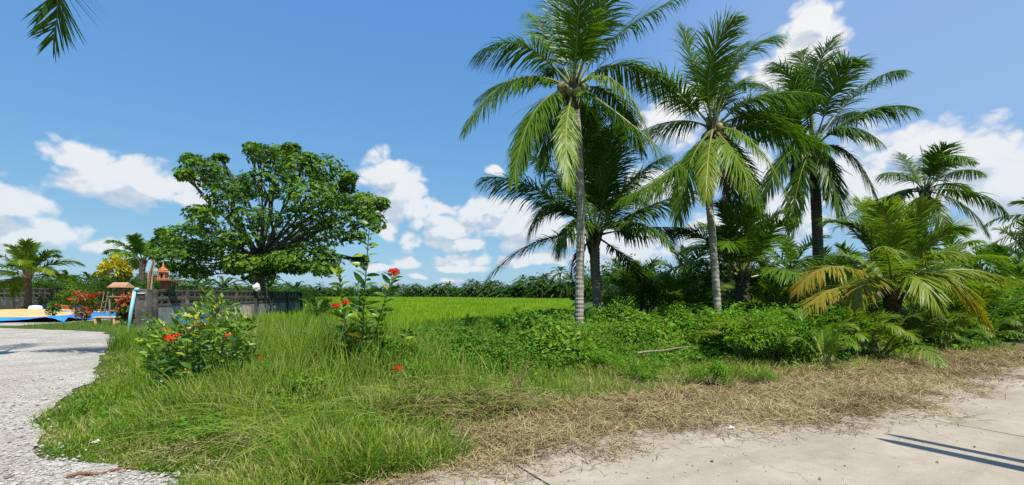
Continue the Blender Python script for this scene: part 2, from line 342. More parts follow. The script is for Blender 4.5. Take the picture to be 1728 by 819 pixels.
def gravel_mat():
    m, k = new_mat('gravel'); tc = k.n('ShaderNodeTexCoord'); v = tc.outputs['Object']
    vo = k.n('ShaderNodeTexVoronoi'); k.put(vo.inputs['Vector'], v); vo.inputs['Scale'].default_value = 28
    vo2 = k.n('ShaderNodeTexVoronoi'); k.put(vo2.inputs['Vector'], v); vo2.inputs['Scale'].default_value = 11
    sv = k.n('ShaderNodeSeparateColor'); k.put(sv.inputs[0], vo.outputs['Color'])
    tone = k.m('ADD', k.m('MULTIPLY', sv.outputs[0], .55), k.m('MULTIPLY', k.noise(v, 1.3, 5, .6), .6))
    col = k.ramp(tone, [(.2, (.235, .212, .178)), (.5, (.37, .342, .298)), (.8, (.48, .45, .40))])
    col = k.mix(k.rng(k.noise(v, .45, 5, .65), .45, .62, 0, .6), col, (.27, .235, .18, 1))
    p = k.n('ShaderNodeBsdfPrincipled'); k.put(p.inputs['Base Color'], col); p.inputs['Roughness'].default_value = .9; p.inputs['Specular IOR Level'].default_value = .2
    h = k.m('ADD', k.m('MULTIPLY', vo.outputs['Distance'], -.6), k.m('MULTIPLY', vo2.outputs['Distance'], -.6))
    bu = k.n('ShaderNodeBump'); bu.inputs['Strength'].default_value = .9; bu.inputs['Distance'].default_value = .035; k.put(bu.inputs['Height'], h); k.t.links.new(bu.outputs[0], p.inputs['Normal'])
    o = k.n('ShaderNodeOutputMaterial'); k.t.links.new(p.outputs[0], o.inputs[0]); return m
M['gravel'] = gravel_mat()
def road_mat():
    m, k = new_mat('road_concrete'); tc = k.n('ShaderNodeTexCoord'); v = tc.outputs['Object']   # object x runs along the road
    at = k.n('ShaderNodeAttribute', attribute_name='tint')
    br = k.noise(k.v('MULTIPLY', v, (40, 2.2, 1)), 1.0, 4, .6)            # broom strokes across the road
    big = k.noise(v, .8, 6, .62); mid = k.noise(v, 7, 5, .7); fine = k.noise(v, 90, 3, .7)
    t = k.m('ADD', k.m('ADD', k.m('MULTIPLY', big, .55), k.m('MULTIPLY', mid, .25)), k.m('ADD', k.m('MULTIPLY', br, .22), k.m('MULTIPLY', fine, .16)))
    col = k.ramp(t, [(.3, (.190, .157, .117)), (.5, (.308, .262, .200)), (.7, (.395, .342, .27))])
    # wandering hairline cracks
    wc = k.n('ShaderNodeTexNoise'); k.put(wc.inputs['Vector'], v); wc.inputs['Scale'].default_value = 2.5; wc.inputs['Detail'].default_value = 4
    vc = k.n('ShaderNodeTexVoronoi', feature='DISTANCE_TO_EDGE'); k.put(vc.inputs['Vector'], k.v('ADD', v, k.v('MULTIPLY', wc.outputs['Color'], (.7, .7, 0)))); vc.inputs['Scale'].default_value = .45
    crack = k.rng(vc.outputs['Distance'], 0, .006, .45, 0)
    col = k.mix(k.m('MULTIPLY', crack, k.rng(big, .42, .6, 0, 1)), col, (.12, .09, .065, 1))
    col = k.mix(k.rng(k.noise(v, 30, 2, .5), .68, .74, 0, .5), col, (.14, .10, .06, 1))
    col = k.mix(k.rng(k.noise(k.v('MULTIPLY', v, (.35, 2.2, 1)), 1.0, 5, .65), .46, .70, 0, .42), col, (.20, .155, .105, 1))   # worn, dirty bands along the road
    col = k.mix(k.rng(k.noise(v, 55, 2, .6), .60, .70, 0, .35), col, (.55, .47, .36, 1))
    p = k.n('ShaderNodeBsdfPrincipled'); k.put(p.inputs['Base Color'], col); p.inputs['Roughness'].default_value = .88; p.inputs['Specular IOR Level'].default_value = .2
    bu = k.n('ShaderNodeBump'); bu.inputs['Strength'].default_value = .5; bu.inputs['Distance'].default_value = .012
    k.put(bu.inputs['Height'], k.m('ADD', k.m('ADD', br, k.m('MULTIPLY', mid, .8)), k.m('MULTIPLY', crack, -1.2))); k.t.links.new(bu.outputs[0], p.inputs['Normal'])
    o = k.n('ShaderNodeOutputMaterial'); k.t.links.new(p.outputs[0], o.inputs[0]); return m
M['road'] = road_mat()

# ------------------------------------------------------------------ the lie of the land
RO = np.array([-1.11, 3.98]); TH = math.atan(.58); RS = np.array([math.cos(TH), math.sin(TH)]); RN = np.array([-math.sin(TH), math.cos(TH)])
def sn(x, y): return (x-RO[0])*RS[0]+(y-RO[1])*RS[1], (x-RO[0])*RN[0]+(y-RO[1])*RN[1]     # along the road / out from its edge
GRAVEL = np.array([(-2.5, 3.17), G(300, 806), (-4.2, 4.55), G(78, 772), G(48, 712), G(95, 680), G(150, 648), G(165, 610), G(200, 571), (-17.6, 20.2), (-21.8, 21.7), (-24.0, 22.3), (-25.6, 23.2), (-60, 26), (-60, -20), (-19.8, -6.85)])
def in_poly(x, y, P):
    r = np.zeros(np.shape(x), bool); n = len(P)
    for i in range(n):
        (x1, y1), (x2, y2) = P[i], P[(i+1) % n]
        r ^= ((y1 > y) != (y2 > y)) & (x < (x2-x1)*(y-y1)/(y2-y1+1e-12)+x1)
    return r
def poly_dist(x, y, P, n0, n1):
    d = np.full(np.shape(x), 1e9)
    for i in range(n0, n1):
        a, b = np.array(P[i]), np.array(P[i+1]); ab = b-a
        t = np.clip(((x-a[0])*ab[0]+(y-a[1])*ab[1])/(ab@ab), 0, 1)
        d = np.minimum(d, np.hypot(x-a[0]-t*ab[0], y-a[1]-t*ab[1]))
    return d
sm = lambda x, a, b: (lambda t: t*t*(3-2*t))(np.clip((np.asarray(x, float)-a)/(b-a), 0, 1))
def H(x, y):
    s, n = sn(x, y); x = np.asarray(x, float)
    h = (vn(x, y, .55, 1)-.45)*.16+(vn(x, y, 1.7, 2)-.5)*.06
    gd = np.where(in_poly(x, y, GRAVEL), 0, poly_dist(x, y, GRAVEL, 0, 12))
    w = sm(n, .5, 2.0)*sm(gd, .2, 1.6)*(1-sm(y, 16, 20))
    h = h*w
    dl = 1.40+.12*np.sin(s*2.1)
    h -= .34*np.exp(-((n-dl)/.17)**2)*sm(s, .2, .8)*(1-sm(s, 1.7, 2.3))
    h += .14*np.exp(-((n-dl-.42)/.22)**2)*sm(s, .0, .7)*(1-sm(s, 1.8, 2.6))      # the undercut edge of the old ditch
    h -= .34*np.exp(-((np.asarray(x)+4.95)/.42)**2-((np.asarray(y)-6.75)/.30)**2)
    h -= .20*np.exp(-((n-3.5)/.55)**2)*sm(s, 1.2, 2.2)*(1-sm(s, 4.2, 5.5))
    h += .22*sm(n, 1.7, 3.4)*(1-sm(s, 1.0, 3.0))*(1-sm(y, 11, 16))*sm(gd, .5, 2.5)   # the bank the long grass grows on
    return h
# ground: fine where it is near, coarse out to the horizon, one sheet
xs = np.concatenate([[-3500, -1200, -400, -150, -80, -45], np.arange(-30, -7, .5), np.arange(-7, 4, .16), np.arange(4, 30.01, .5), [45, 80, 150, 400, 1200, 3500]])
ys = np.concatenate([[-3500, -1000, -300, -80, -25, -8, -2], np.arange(0, 3.9, .5), np.arange(4, 9, .11), np.arange(9, 24.01, .4), [27, 31, 37, 50, 80, 150, 400, 1200, 3500]])
X, Y = np.meshgrid(xs, ys, indexing='ij'); nx, ny = X.shape
idx = np.arange(nx*ny).reshape(nx, ny)
gb = MB().add(np.stack([X, Y, H(X, Y)-.0], -1).reshape(-1, 3), np.stack([idx[:-1, :-1], idx[1:, :-1], idx[1:, 1:], idx[:-1, 1:]], -1).reshape(-1, 4),
    np.maximum(sm(sn(X, Y)[1], 1.5, 2.1), 1-sm(sn(X, Y)[0], -.6, .8)).ravel())
gb.obj('ground', M['earth'], smooth=True, kind='structure')
def sheet(name, P, z, mat, kind='structure'):
    me = bpy.data.meshes.new(name); me.from_pydata([(x, y, z) for x, y in P], [], [list(range(len(P)))]); me.update()
    if me.polygons[0].normal.z < 0: me.flip_normals()
    me.materials.append(mat); return link(name, me, kind=kind)
def wiggle(P, amp=.11, step=.16):
    out = []
    for i in range(len(P)):
        a, b = np.array(P[i]), np.array(P[(i+1) % len(P)]); L = np.linalg.norm(b-a); nn = max(1, min(160, int(L/step)))
        for j in range(nn):
            p = a+(b-a)*j/nn
            if abs(p[0]) < 30 and p[1] > 3.2: p = p+amp*(np.array([vn(p[0], p[1], 2.3, 4)+vn(p[0], p[1], 5, 4)*.4, vn(p[0], p[1], 2.3, 9)+vn(p[0], p[1], 5, 9)*.4])-.7)*2
            out.append(tuple(p))
    return out
sheet('gravel_driveway', wiggle(GRAVEL), .012, M['gravel'])
# concrete road: a base with cast slabs on it, 1.5 cm joints between them
road = link('road', None, kind='structure', loc=(RO[0], RO[1], 0)); road.rotation_euler.z = TH
for i in range(-3, 7):
    a, b = 1.18+5.27*(i-1)+.011, 1.18+5.27*i-.011
    nn = 28; xs_ = np.linspace(a, b, nn); q = MB()
    edge = .05*(vn(xs_, xs_*0, 2.1, 3)-.5)+.03*(vn(xs_, xs_*0, 7, 5)-.5)
    V = np.concatenate([np.stack([xs_, edge, np.full(nn, .034)], 1), np.stack([xs_, np.full(nn, -3.25), np.full(nn, .034)], 1), np.stack([xs_, edge+.02, np.full(nn, -.06)], 1), np.stack([xs_, np.full(nn, -3.27), np.full(nn, -.06)], 1)])
    j = np.arange(nn-1)
    fs = [np.stack([j+nn, j+nn+1, j+1, j], 1), np.stack([j, j+1, j+1+2*nn, j+2*nn], 1), np.stack([j+3*nn, j+3*nn+1, j+nn+1, j+nn], 1), np.array([[0, 2*nn, 3*nn, nn], [2*nn-1, 4*nn-1, 3*nn-1, nn-1]])]
    q.add(V, [np.concatenate(fs)], .5); q.obj('slab', M['road'], road)
MB().box((8, -1.62, -.05), (70, 3.2, .10)).obj('road_base', M['earth'], road)

# ------------------------------------------------------------------ palms
def palm_trunk(name, pts, r0, r1, mat, parent, rings=.11):
    """ringed trunk through a few points, swollen foot"""
    pts = np.array(pts, float); n = len(pts)
    L = np.linalg.norm(pts[-1]-pts[0]); m = max(8, int(L/rings)*2)
    t = np.linspace(0, 1, m); u = np.linspace(0, 1, n)
    P = np.stack([np.interp(t, u, pts[:, i]) for i in range(3)], 1)
    for _ in range(6): P[1:-1] = (P[:-2]+P[1:-1]*2+P[2:])/4
    r = r0+(r1-r0)*t+ r0*.55*np.exp(-t*L/.35)
    r = r*(1+.05*np.where(np.arange(m) % 2, 1, -1)*R.uniform(.4, 1.3, m))
    P = P+R.normal(0, .004, P.shape)
    return MB().tube(P, r, 12, .5+.2*np.where(np.arange(m) % 2, .6, -.6)*R.uniform(.3, 1, m)).obj(name, mat, parent, smooth=False)
def frond_mesh(P0, P1, P2, tint=.4, wid=.05, pairs=90, lmax=.9, mats=None, hang=1.3, petiole=.14, twist=0.0, name='frond', rr=.032):
    """one coconut frond along the curve P0 -> P1 (half way) -> P2: rachis tube and two rows of drooping leaflets"""
    P0, P1, P2 = map(np.asarray, (P0, P1, P2)); C = 2*P1-(P0+P2)/2
    b = MB(); t = np.linspace(0, 1, 13)[:, None]
    cur = (1-t)**2*P0+2*t*(1-t)*C+t*t*P2
    b.tube(cur, rr*(1-.85*t[:, 0])*(1+1.2*np.exp(-t[:, 0]*14)), 5, .3+.4*tint, 1)
    for sd in (-1, 1):
        t = np.linspace(petiole, 1, pairs)+R.normal(0, .35/pairs, pairs); t = np.clip(t, petiole, 1)[:, None]
        P = (1-t)**2*P0+2*t*(1-t)*C+t*t*P2; T = unit(2*(1-t)*(C-P0)+2*t*(P2-C))
        up = np.array([0, 0, 1.]); S = np.cross(T, up); sl = np.linalg.norm(S, axis=1, keepdims=True)
        hor = unit(np.array([P2[0]-P0[0], P2[1]-P0[1], 0])+1e-6); S0 = np.cross(hor, up)
        S = unit(S+S0*.15*np.sign((S*S0).sum(1, keepdims=True)+1e-9)); N = np.cross(S, T)
        ca, sa = math.cos(twist), math.sin(twist); S, N = S*ca+N*sa, N*ca-S*sa
        u = (t[:, 0]-petiole)/(1-petiole)
        ang = np.radians(60-10*np.clip(T[:, 2], 0, 1)-34*u**1.3)+R.normal(0, .07, pairs)
        vee = np.radians(16)+R.normal(0, .18, pairs)
        D = T*np.cos(ang)[:, None]+(S*sd*np.cos(vee)[:, None]+N*np.sin(vee)[:, None])*np.sin(ang)[:, None]
        D = unit(D+R.normal(0, .055, D.shape)); cl_ = np.repeat(R.normal(0, .06, pairs//3+1), 3)[:pairs]; D = unit(D+T*cl_[:, None])
        D = unit(D+np.array([0, 0, -.30*hang])*R.uniform(.6, 1.3, (pairs, 1))*(1-.85*np.clip(T[:, 2:], 0, 1)))
        L = lmax*np.clip(.42+.9*u**.6-.98*u**2.0+ .12*np.sin(u*3), .2, 1.05)*R.uniform(.88, 1.08, pairs)
        torn = np.repeat(R.random(pairs//5+1) < .07, 5)[:pairs]; L = np.where(torn, L*R.uniform(.15, .6, pairs), L)
        side = np.cross(D, N); side = unit(side+R.normal(0, .12, side.shape))
        tt = np.clip(tint+R.normal(0, .055, pairs)+.10*u, 0, 1)
        b.strips(P, D, side, L, wid*np.clip(1.1-.5*u, .45, 1), hang*.52*R.uniform(.4, 1.5, pairs), 3, tt, 0)
    return b.mesh(name, mats or [M['palm'], M['rachis']])
def add_frond(root, *a, label=None, name='frond', **k):
    o = link(name, frond_mesh(*a, name=name, **k), root)
    if label: o['label'] = label
    return o
def nut_mesh():
    b = MB(); t = np.linspace(0, 1, 7); b.tube(np.stack([t*0, t*0, .15-t*.30], 1), .118*np.sin(np.clip(t*math.pi, .25, math.pi-.2))**.75, 8, .5); return b.mesh('coconut', M['coconut'], True)
NUT = nut_mesh()
def nuts(root, c, n, rad=.3):
    for i in range(n):
        a = i*2.399; o = link('coconut', NUT, root, (c[0]+rad*math.cos(a)*R.uniform(.6, 1), c[1]+rad*math.sin(a)*R.uniform(.6, 1), c[2]-R.uniform(.1, .5)))
        o.rotation_euler = (R.uniform(-.6, .6), R.uniform(-.6, .6), 0)
def crown_boots(root, c, r=.17):
    """fibrous leaf bases that clasp the top of the trunk"""
    b = MB()
    for i in range(12):
        a = i*2.399; d = np.array([math.cos(a), math.sin(a), 0]); z = R.uniform(-.5, .1)
        b.tube([c+d*r*.5+[0, 0, z-.25], c+d*r*.9+[0, 0, z], c+d*r*1.5+[0, 0, z+.3]], [.10, .085, .03], 5, R.uniform(.2, .8))
    b.obj('leaf_base', M['trunk_dark'], root)

def hero_palm(label, Yd, trunk_px, r0, r1, fr, tmat='trunk', nnuts=0, extra=0, L=4.0, wid=.040, dry=0, group='tall coconut palms along the field edge', pairs=112, tint=.38):
    """trunk_px: photo pixels of the trunk from foot to crown; fr: list of (mid px, tip px, mid depth, tip depth, tint)"""
    foot = W(*trunk_px[0], Yd); foot[2] = 0
    root = thing('coconut_palm', label, 'palm tree', tuple(foot), group)
    pts = [np.zeros(3)]+[W(*p, Yd)-foot for p in trunk_px[1:]]
    top = pts[-1]
    palm_trunk('trunk', [pts[0]-[0, 0, .1]]+pts[1:], r0, r1, M[tmat], root)
    crown_boots(root, top, r1*1.15)
    for (mx, my, tx, ty, dm, dt, tn) in fr:
        m = W(mx, my, Yd)-foot; tp = W(tx, ty, Yd)-foot
        k = (Yd+dm)/Yd; m = (m+foot-[0, 0, EYE])*k+[0, 0, EYE]-foot
        k = (Yd+dt)/Yd; tp = (tp+foot-[0, 0, EYE])*k+[0, 0, EYE]-foot
        st = top+unit(m-top)*r1*.8
        lab = None if tn < .72 else 'yellowing frond'
        add_frond(root, st, m, tp, tint=tn, wid=wid, pairs=pairs, lmax=(1.25 if tn < .58 else .85)*L/4, hang=2.1, petiole=.19, twist=R.uniform(-.3, .3), label=lab)
    for i in range(extra):
        a = R.uniform(.15, math.pi-.15) if i % 3 else R.uniform(0, 2*math.pi); e = R.uniform(-.5, 1.1); gen_frond(root, top, a, e, L*R.uniform(.85, 1), tint+R.uniform(-.12, .06), pairs=pairs, wid=wid)
    # furled young spear
    add_frond(root, top, top+np.array([.05, .1, L*.28]), top+np.array([R.uniform(-.2, .2), .1, L*.55]), tint=.62, wid=.03, pairs=40, lmax=.35, hang=.1, name='spear_leaf')
    for i in range(dry):
        a = R.uniform(0, 6.28); d = np.array([math.cos(a), math.sin(a), 0])
        add_frond(root, top-[0, 0, .2], top+d*.75+[0, 0, -.6-.2*R.random()], top+d*(.5+.3*R.random())+[0, 0, -L*R.uniform(.4, .6)], tint=R.uniform(.1, .7), mats=[M['palm_dry'], M['palm_dry']], pairs=44, lmax=.55, hang=1.6, name='dry_frond', label='dead brown frond')
    if nnuts: nuts(root, top+np.array([0, -.12, .16]), nnuts, r1*3.6)
    return root
def gen_frond(root, top, az, el, L, tint, pairs=44, wid=.045, droop=1.0, name='frond', **k):
    d = np.array([math.cos(az)*math.cos(el), math.sin(az)*math.cos(el), math.sin(el)])
    sag = L*(.12+.10*math.cos(el))*droop
    m = top+d*L*.52-[0, 0, sag*.30]; e = top+d*L*.93-[0, 0, sag*1.7]
    return add_frond(root, top+d*.08, m, e, tint=tint, pairs=pairs, wid=wid, lmax=.25*L, hang=R.uniform(.9, 1.6), twist=R.uniform(-.3, .3), name=name, **k)
def gen_palm(name, label, loc, h, nf, L, els=(-.35, 1.25), tint=.4, r=.15, group=None, pairs=36, wid=.05, cat='palm tree', tmat='trunk_dark', lean=0, yellow=0, az0=None, droop=1.0):
    root = thing(name, label, cat, loc, group)
    top = np.array([lean, 0, h])
    if h > .25:
        palm_trunk('trunk', [[0, 0, -.1], [lean*.3, 0, h*.5], top], r*1.15, r, M[tmat], root)
        crown_boots(root, top, r)
    for i in range(nf):
        f = (i+.5)/nf; az = i*2.39996+(R.uniform(0, 6.28) if az0 is None and i == 0 else 0)+R.uniform(-.25, .25)
        el = els[0]+(els[1]-els[0])*f**.8+R.uniform(-.12, .12)
        gen_frond(root, top-[0, 0, .25*(1-f)*min(1, h)], az, el, L*R.uniform(.85, 1.05)*(1-.22*f*f), min(1, tint+(yellow if i < nf*.3 else 0)+R.uniform(-.07, .1)-.02), pairs, wid, droop, label='yellowing frond' if (yellow > .25 and i < nf*.3) else None)
    return root

Pp1 = hero_palm('tallest slender coconut palm standing alone in front at the rice field corner', 13.8,
    [(977, 590), (978, 480), (981, 350), (975, 230), (968, 150)], .125, .115,
    [(880, 76, 800, 95, -.5, -1.0, .30), (868, 134, 783, 218, -.6, -1.3, .34), (905, 185, 868, 300, -1.3, -2.2, .40), (955, 225, 962, 312, -1.7, -2.6, .62),
     (1042, 140, 1112, 275, -1.9, -2.6, .60), (1020, 175, 1160, 290, -1.0, -1.7, .52), (1062, 112, 1168, 188, .6, 1.0, .32), (1040, 62, 1152, -8, .4, .9, .25),
     (1008, 40, 1040, -60, -.9, -1.6, .30), (948, 45, 942, -50, .9, 1.3, .28), (975, 40, 985, -80, -1.3, -2.1, .34), (928, 68, 893, 22, 1.2, 2.4, .45),
     (900, 200, 885, 268, .8, 1.0, .30), (1000, 215, 1015, 310, 1.2, 1.8, .18), (990, 70, 1010, 5, 1.5, 2.6, .26), (930, 190, 915, 290, 1.0, 1.4, .22), (1035, 165, 1085, 255, 1.0, 1.6, .25)],
    nnuts=13, L=4.0, tint=.36, extra=3)
Pp2 = hero_palm('shorter stout coconut palm with low wide crown just behind the tallest slender palm', 17.2,
    [(1013, 575), (1010, 520), (1004, 450), (1003, 398)], .175, .185,
    [(902, 318, 814, 300, -.7, -1.3, .20), (935, 345, 893, 392, -.6, -.9, .26), (945, 300, 870, 250, .5, .7, .18), (975, 280, 955, 215, -.9, -1.2, .26), (1008, 280, 1000, 185, -.8, -1.6, .30),
     (1035, 290, 1050, 195, .5, .9, .18), (1055, 318, 1118, 265, -.8, -1.3, .40), (1080, 355, 1168, 322, -.9, -1.5, .36), (1085, 385, 1165, 385, .3, .6, .2), (960, 330, 935, 300, -1.9, -3.2, .50),
     (1000, 330, 990, 270, 1.8, 3.0, .15), (1050, 345, 1075, 300, 1.6, 2.8, .15), (970, 370, 945, 420, -1.6, -2.2, .42), (1025, 300, 1030, 225, -1.4, -2.4, .22)],
    tmat='trunk_mid', L=4.6, wid=.050, tint=.30, extra=5, dry=2)
Pp3 = hero_palm('second slender coconut palm with long grey trunk right of the stout palm', 15.2,
    [(1213, 578), (1211, 520), (1202, 400), (1194, 310), (1203, 218)], .12, .11,
    [(1198, 115, 1238, 32, -.9, -1.6, .34), (1175, 130, 1155, 52, .4, .8, .26), (1140, 150, 1078, 112, -.5, -.8, .30), (1135, 205, 1055, 235, .8, 1.0, .24), (1130, 290, 1046, 335, -.8, -1.2, .40), (1125, 300, 1040, 395, .5, .6, .26),
     (1245, 108, 1312, 60, -.5, -1.0, .36), (1280, 165, 1378, 158, -.6, -1.0, .26), (1285, 195, 1362, 235, .5, .9, .24), (1268, 238, 1335, 345, -1.4, -2.0, .62), (1240, 262, 1280, 345, -1.7, -2.4, .55), (1195, 265, 1192, 335, -1.6, -2.4, .58),
     (1165, 275, 1145, 370, -.9, -1.2, .32), (1222, 120, 1262, 70, 1.0, 2.0, .2), (1205, 150, 1198, 85, 1.6, 2.9, .2), (1300, 215, 1400, 250, -.4, -.6, .30), (1230, 280, 1245, 380, .9, 1.2, .2)],
    nnuts=7, L=4.1, tint=.36, extra=4, dry=2)
Pp4 = hero_palm('tall dark coconut palm with brown fronds hanging round its trunk, third of the tall row', 20.0,
    [(1384, 575), (1382, 470), (1378, 360), (1372, 250)], .20, .20,
    [(1462, 188, 1545, 182, -.5, -1.0, .20), (1452, 150, 1526, 118, .4, .8, .16), (1412, 140, 1440, 95, -.9, -2.0, .22), (1375, 130, 1412, 60, .5, .8, .18), (1345, 150, 1305, 105, -.5, -1, .2), (1360, 140, 1352, 88, .8, 1.6, .16),
     (1432, 258, 1482, 340, -1.1, -1.7, .26), (1428, 215, 1488, 240, -1.1, -2.0, .26), (1310, 195, 1245, 190, .4, .6, .18), (1325, 265, 1285, 345, -.8, -1.2, .2), (1350, 300, 1335, 390, -1.0, -1.5, .22), (1400, 290, 1420, 375, -1.0, -1.3, .26),
     (1320, 170, 1275, 140, 1.0, 1.6, .15), (1410, 200, 1450, 190, 1.6, 2.8, .15), (1340, 240, 1310, 300, 1.2, 1.6, .14)],
    tmat='trunk_dark', L=4.4, wid=.052, dry=9, tint=.30, extra=4)
Pp5 = hero_palm('coconut palm far right against white cloud behind the yellowing bushy palm', 27.0,
    [(1558, 560), (1556, 450), (1560, 322)], .20, .19,
    [(1580, 275, 1597, 246, -.5, -1.2, .22), (1610, 290, 1655, 290, .5, .9, .24), (1640, 325, 1700, 362, -1.0, -1.6, .26), (1625, 345, 1668, 395, -1.2, -1.8, .25), (1525, 295, 1488, 293, -.6, -1.0, .22), (1520, 322, 1482, 342, .5, .8, .22), (1540, 285, 1518, 258, 1.2, 2.4, .18),
     (1545, 350, 1528, 398, -1.1, -1.6, .24), (1585, 355, 1600, 410, -1.3, -1.9, .26), (1565, 285, 1572, 255, 1.5, 2.8, .16), (1600, 310, 1640, 325, 1.8, 3.0, .16), (1600, 270, 1632, 268, -1.2, -2.4, .3)],
    tmat='trunk_dark', L=4.6, wid=.066, pairs=76, tint=.26, extra=3)

# young palms with little trunk, in front of and between the tall ones
c = W(1253, 455, 17.5)
gen_palm('coconut_palm', 'young coconut palm with short fat dark trunk right of the second slender palm', (c[0], c[1], 0), 2.4, 18, 4.6, (.0, 1.35), .36, .24, group='young coconut palms', pairs=84, wid=.065)
c = W(1132, 520, 18)
gen_palm('coconut_palm', 'young trunkless coconut palm with upright dark green fronds beside the stout palm', (c[0], c[1], 0), .3, 13, 3.5, (.45, 1.4), .50, .16, group='young coconut palms', pairs=76, wid=.065)
def p8():
    root = thing('coconut_palm', 'bushy young coconut palm with yellow lower fronds near the road on the right', 'palm tree', (0, 0, 0), 'young coconut palms')
    Yd = 14.0; foot = W(1505, 560, Yd); foot[2] = 0; root.location = foot; top = W(1505, 486, Yd)-foot
    palm_trunk('trunk', [[0, 0, -.1], top*.5, top], .22, .2, M['trunk_dark'], root); crown_boots(root, top, .2)
    for (mx, my, tx, ty, dm, dt, tn) in [(1445, 395, 1395, 372, .4, .6, .5), (1408, 450, 1345, 492, -.6, -1.0, .80), (1420, 485, 1360, 520, -1.2, -1.8, .74), (1470, 390, 1455, 345, .3, .6, .5), (1500, 385, 1480, 345, -.5, -.8, .56), (1540, 390, 1560, 350, -.6, -.9, .56),
                                         (1570, 405, 1625, 385, -.5, -.8, .58), (1560, 440, 1612, 425, -1.2, -1.8, .62), (1600, 440, 1688, 432, .3, .6, .58), (1610, 455, 1710, 475, -.6, -.9, .62), (1585, 470, 1668, 545, -1.0, -1.5, .76), (1575, 465, 1650, 500, -1.4, -2.1, .66),
                                         (1530, 400, 1525, 360, 1.2, 1.9, .45), (1450, 440, 1420, 430, 1.2, 1.9, .5), (1540, 465, 1585, 520, -1.6, -2.3, .68), (1465, 470, 1440, 520, -1.5, -2.1, .72), (1590, 425, 1650, 405, 1.2, 1.8, .5), (1500, 440, 1490, 415, -1.9, -3.0, .62)]:
        k1, k2 = (Yd+dm)/Yd, (Yd+dt)/Yd; e = np.array([0, 0, EYE])
        m = (W(mx, my, Yd)-e)*k1+e-foot; tp = (W(tx, ty, Yd)-e)*k2+e-foot
        add_frond(root, top+unit(m-top)*.12, m, tp, tint=tn, wid=.05, pairs=92, lmax=.98, hang=1.5, twist=R.uniform(-.2, .2), label='yellow and orange frond' if tn > .75 else None)
    for i in range(3): gen_frond(root, top, i*2.4+.5, R.uniform(.7, 1.2), 3.2, R.uniform(.48, .62), 84, .055)
p8()
c = W(538, 512, 25)
gen_palm('coconut_palm', 'small young palm in the grass just past the far end of the block wall', (c[0], c[1], 0), .2, 9, 2.3, (.6, 1.35), .30, .1, group='young coconut palms', pairs=30, wid=.05)
for px, Yd, L, lab in [(1072, 19.5, 3.6, 'young palm rising between the stout palm and the trunkless palm'), (1172, 20.5, 3.8, 'young palm just left of the second slender trunk'), (1292, 19.0, 3.8, 'young palm right behind the short fat trunk'), (1345, 22.0, 4.2, 'young palm beside the dark trunk hung with brown fronds'), (1432, 20.0, 4.0, 'young palm in the gap right of the dark trunk'), (1648, 17.0, 3.8, 'young palm with bright green fronds right of the bushy yellowing palm'), (1405, 16.5, 3.4, 'young palm with upright fronds left of the bushy yellowing palm'), (1735, 19.0, 4.0, 'young palm at the far right end of the thicket'), (1325, 15.5, 3.0, 'young palm low between the short dark trunk and the yellowing palm')]:
    gen_palm('coconut_palm', lab, ((px-CX)/F_PX*Yd, Yd, 0), .5, 13, L, (.25, 1.35), .50, .15, group='young coconut palms', pairs=64, wid=.055)
# left: the palm by the back wall, the one behind the big tree, the one just out of view whose frond hangs into the picture
c = W(47, 500, 46)
gen_palm('coconut_palm', 'short coconut palm with pale yellow-green fronds in front of the back wall', (c[0], c[1], 0), 3.5, 20, 5.6, (-.1, 1.35), .50, .26, group='coconut palms around the yard', pairs=66, wid=.12)
c = W(240, 470, 38)
gen_palm('coconut_palm', 'coconut palm with arching fronds showing behind the yellow croton', (c[0], c[1], 0), 4.3, 12, 4.4, (.15, 1.25), .45, .2, group='coconut palms around the yard', pairs=60, wid=.11)
root = thing('coconut_palm', 'coconut palm at the left edge whose dark frond tip hangs into the top corner', 'palm tree', (-11.6, 9.0, 0), 'coconut palms around the yard')
top = np.array([.35, 0, 7.7]); palm_trunk('trunk', [[0, 0, -.1], [.1, 0, 3.5], top], .14, .12, M['trunk'], root); crown_boots(root, top, .13); nuts(root, top, 8, .28)
e = np.array([-11.6, 9.0, 0])
add_frond(root, top+[.1, 0, .1], W(62, -80, 9.3)-e, W(90, 66, 9.5)-e, tint=.22, wid=.05, pairs=110, lmax=1.35, hang=.12, petiole=.1)
for i in range(15):
    a = i*2.399+1.9; ce = math.cos(a)
    if ce > -.55: continue
    gen_frond(root, top, a, R.uniform(-.3, 1.0), 3.9, R.uniform(.2, .4), 56, .045)

# ------------------------------------------------------------------ distant palms and woods
def far_palm_mesh(h, L, nf, seed, tint=.3):
    global R; keep = R; R = np.random.default_rng(seed); b = MB()
    lean = R.uniform(-.25, .25); t = np.linspace(0, 1, 5)
    if h > .5: b.tube(np.stack([lean*t**2, 0*t, h*t-.1], 1), .14-.03*t, 5, .5, 1)
    for i in range(nf):
        f = (i+.5)/nf; az = i*2.4; el = -.5+1.7*f+R.uniform(-.15, .15); l = L*R.uniform(.8, 1.1)*(1-.2*f*f)
        d = np.array([math.cos(az)*math.cos(el), math.sin(az)*math.cos(el), math.sin(el)])
        P0 = np.array([lean, 0, h]); P2 = P0+d*l*.9-[0, 0, l*.3]; C = P0+d*l*.62+[0, 0, l*.02]
        n = 22
        for sd in (-1, 1):
            u = np.linspace(.12, 1, n)[:, None]; P = (1-u)**2*P0+2*u*(1-u)*C+u*u*P2; T = unit(2*(1-u)*(C-P0)+2*u*(P2-C))
            S = unit(np.cross(T, [0, 0, 1.])); D = unit(T*.75+S*sd*.7+[0, 0, .1])
            b.strips(P, D, np.cross(D, [0, 0, 1.])+.01, l*.30*(1-.45*u[:, 0]), l*.05, 1.3, 2, np.clip(tint+R.normal(0, .1, n), 0, 1), 0, [1, .8])
    me = b.mesh('distant_palm', [M['palm'], M['trunk_dark']]); R = keep; return me
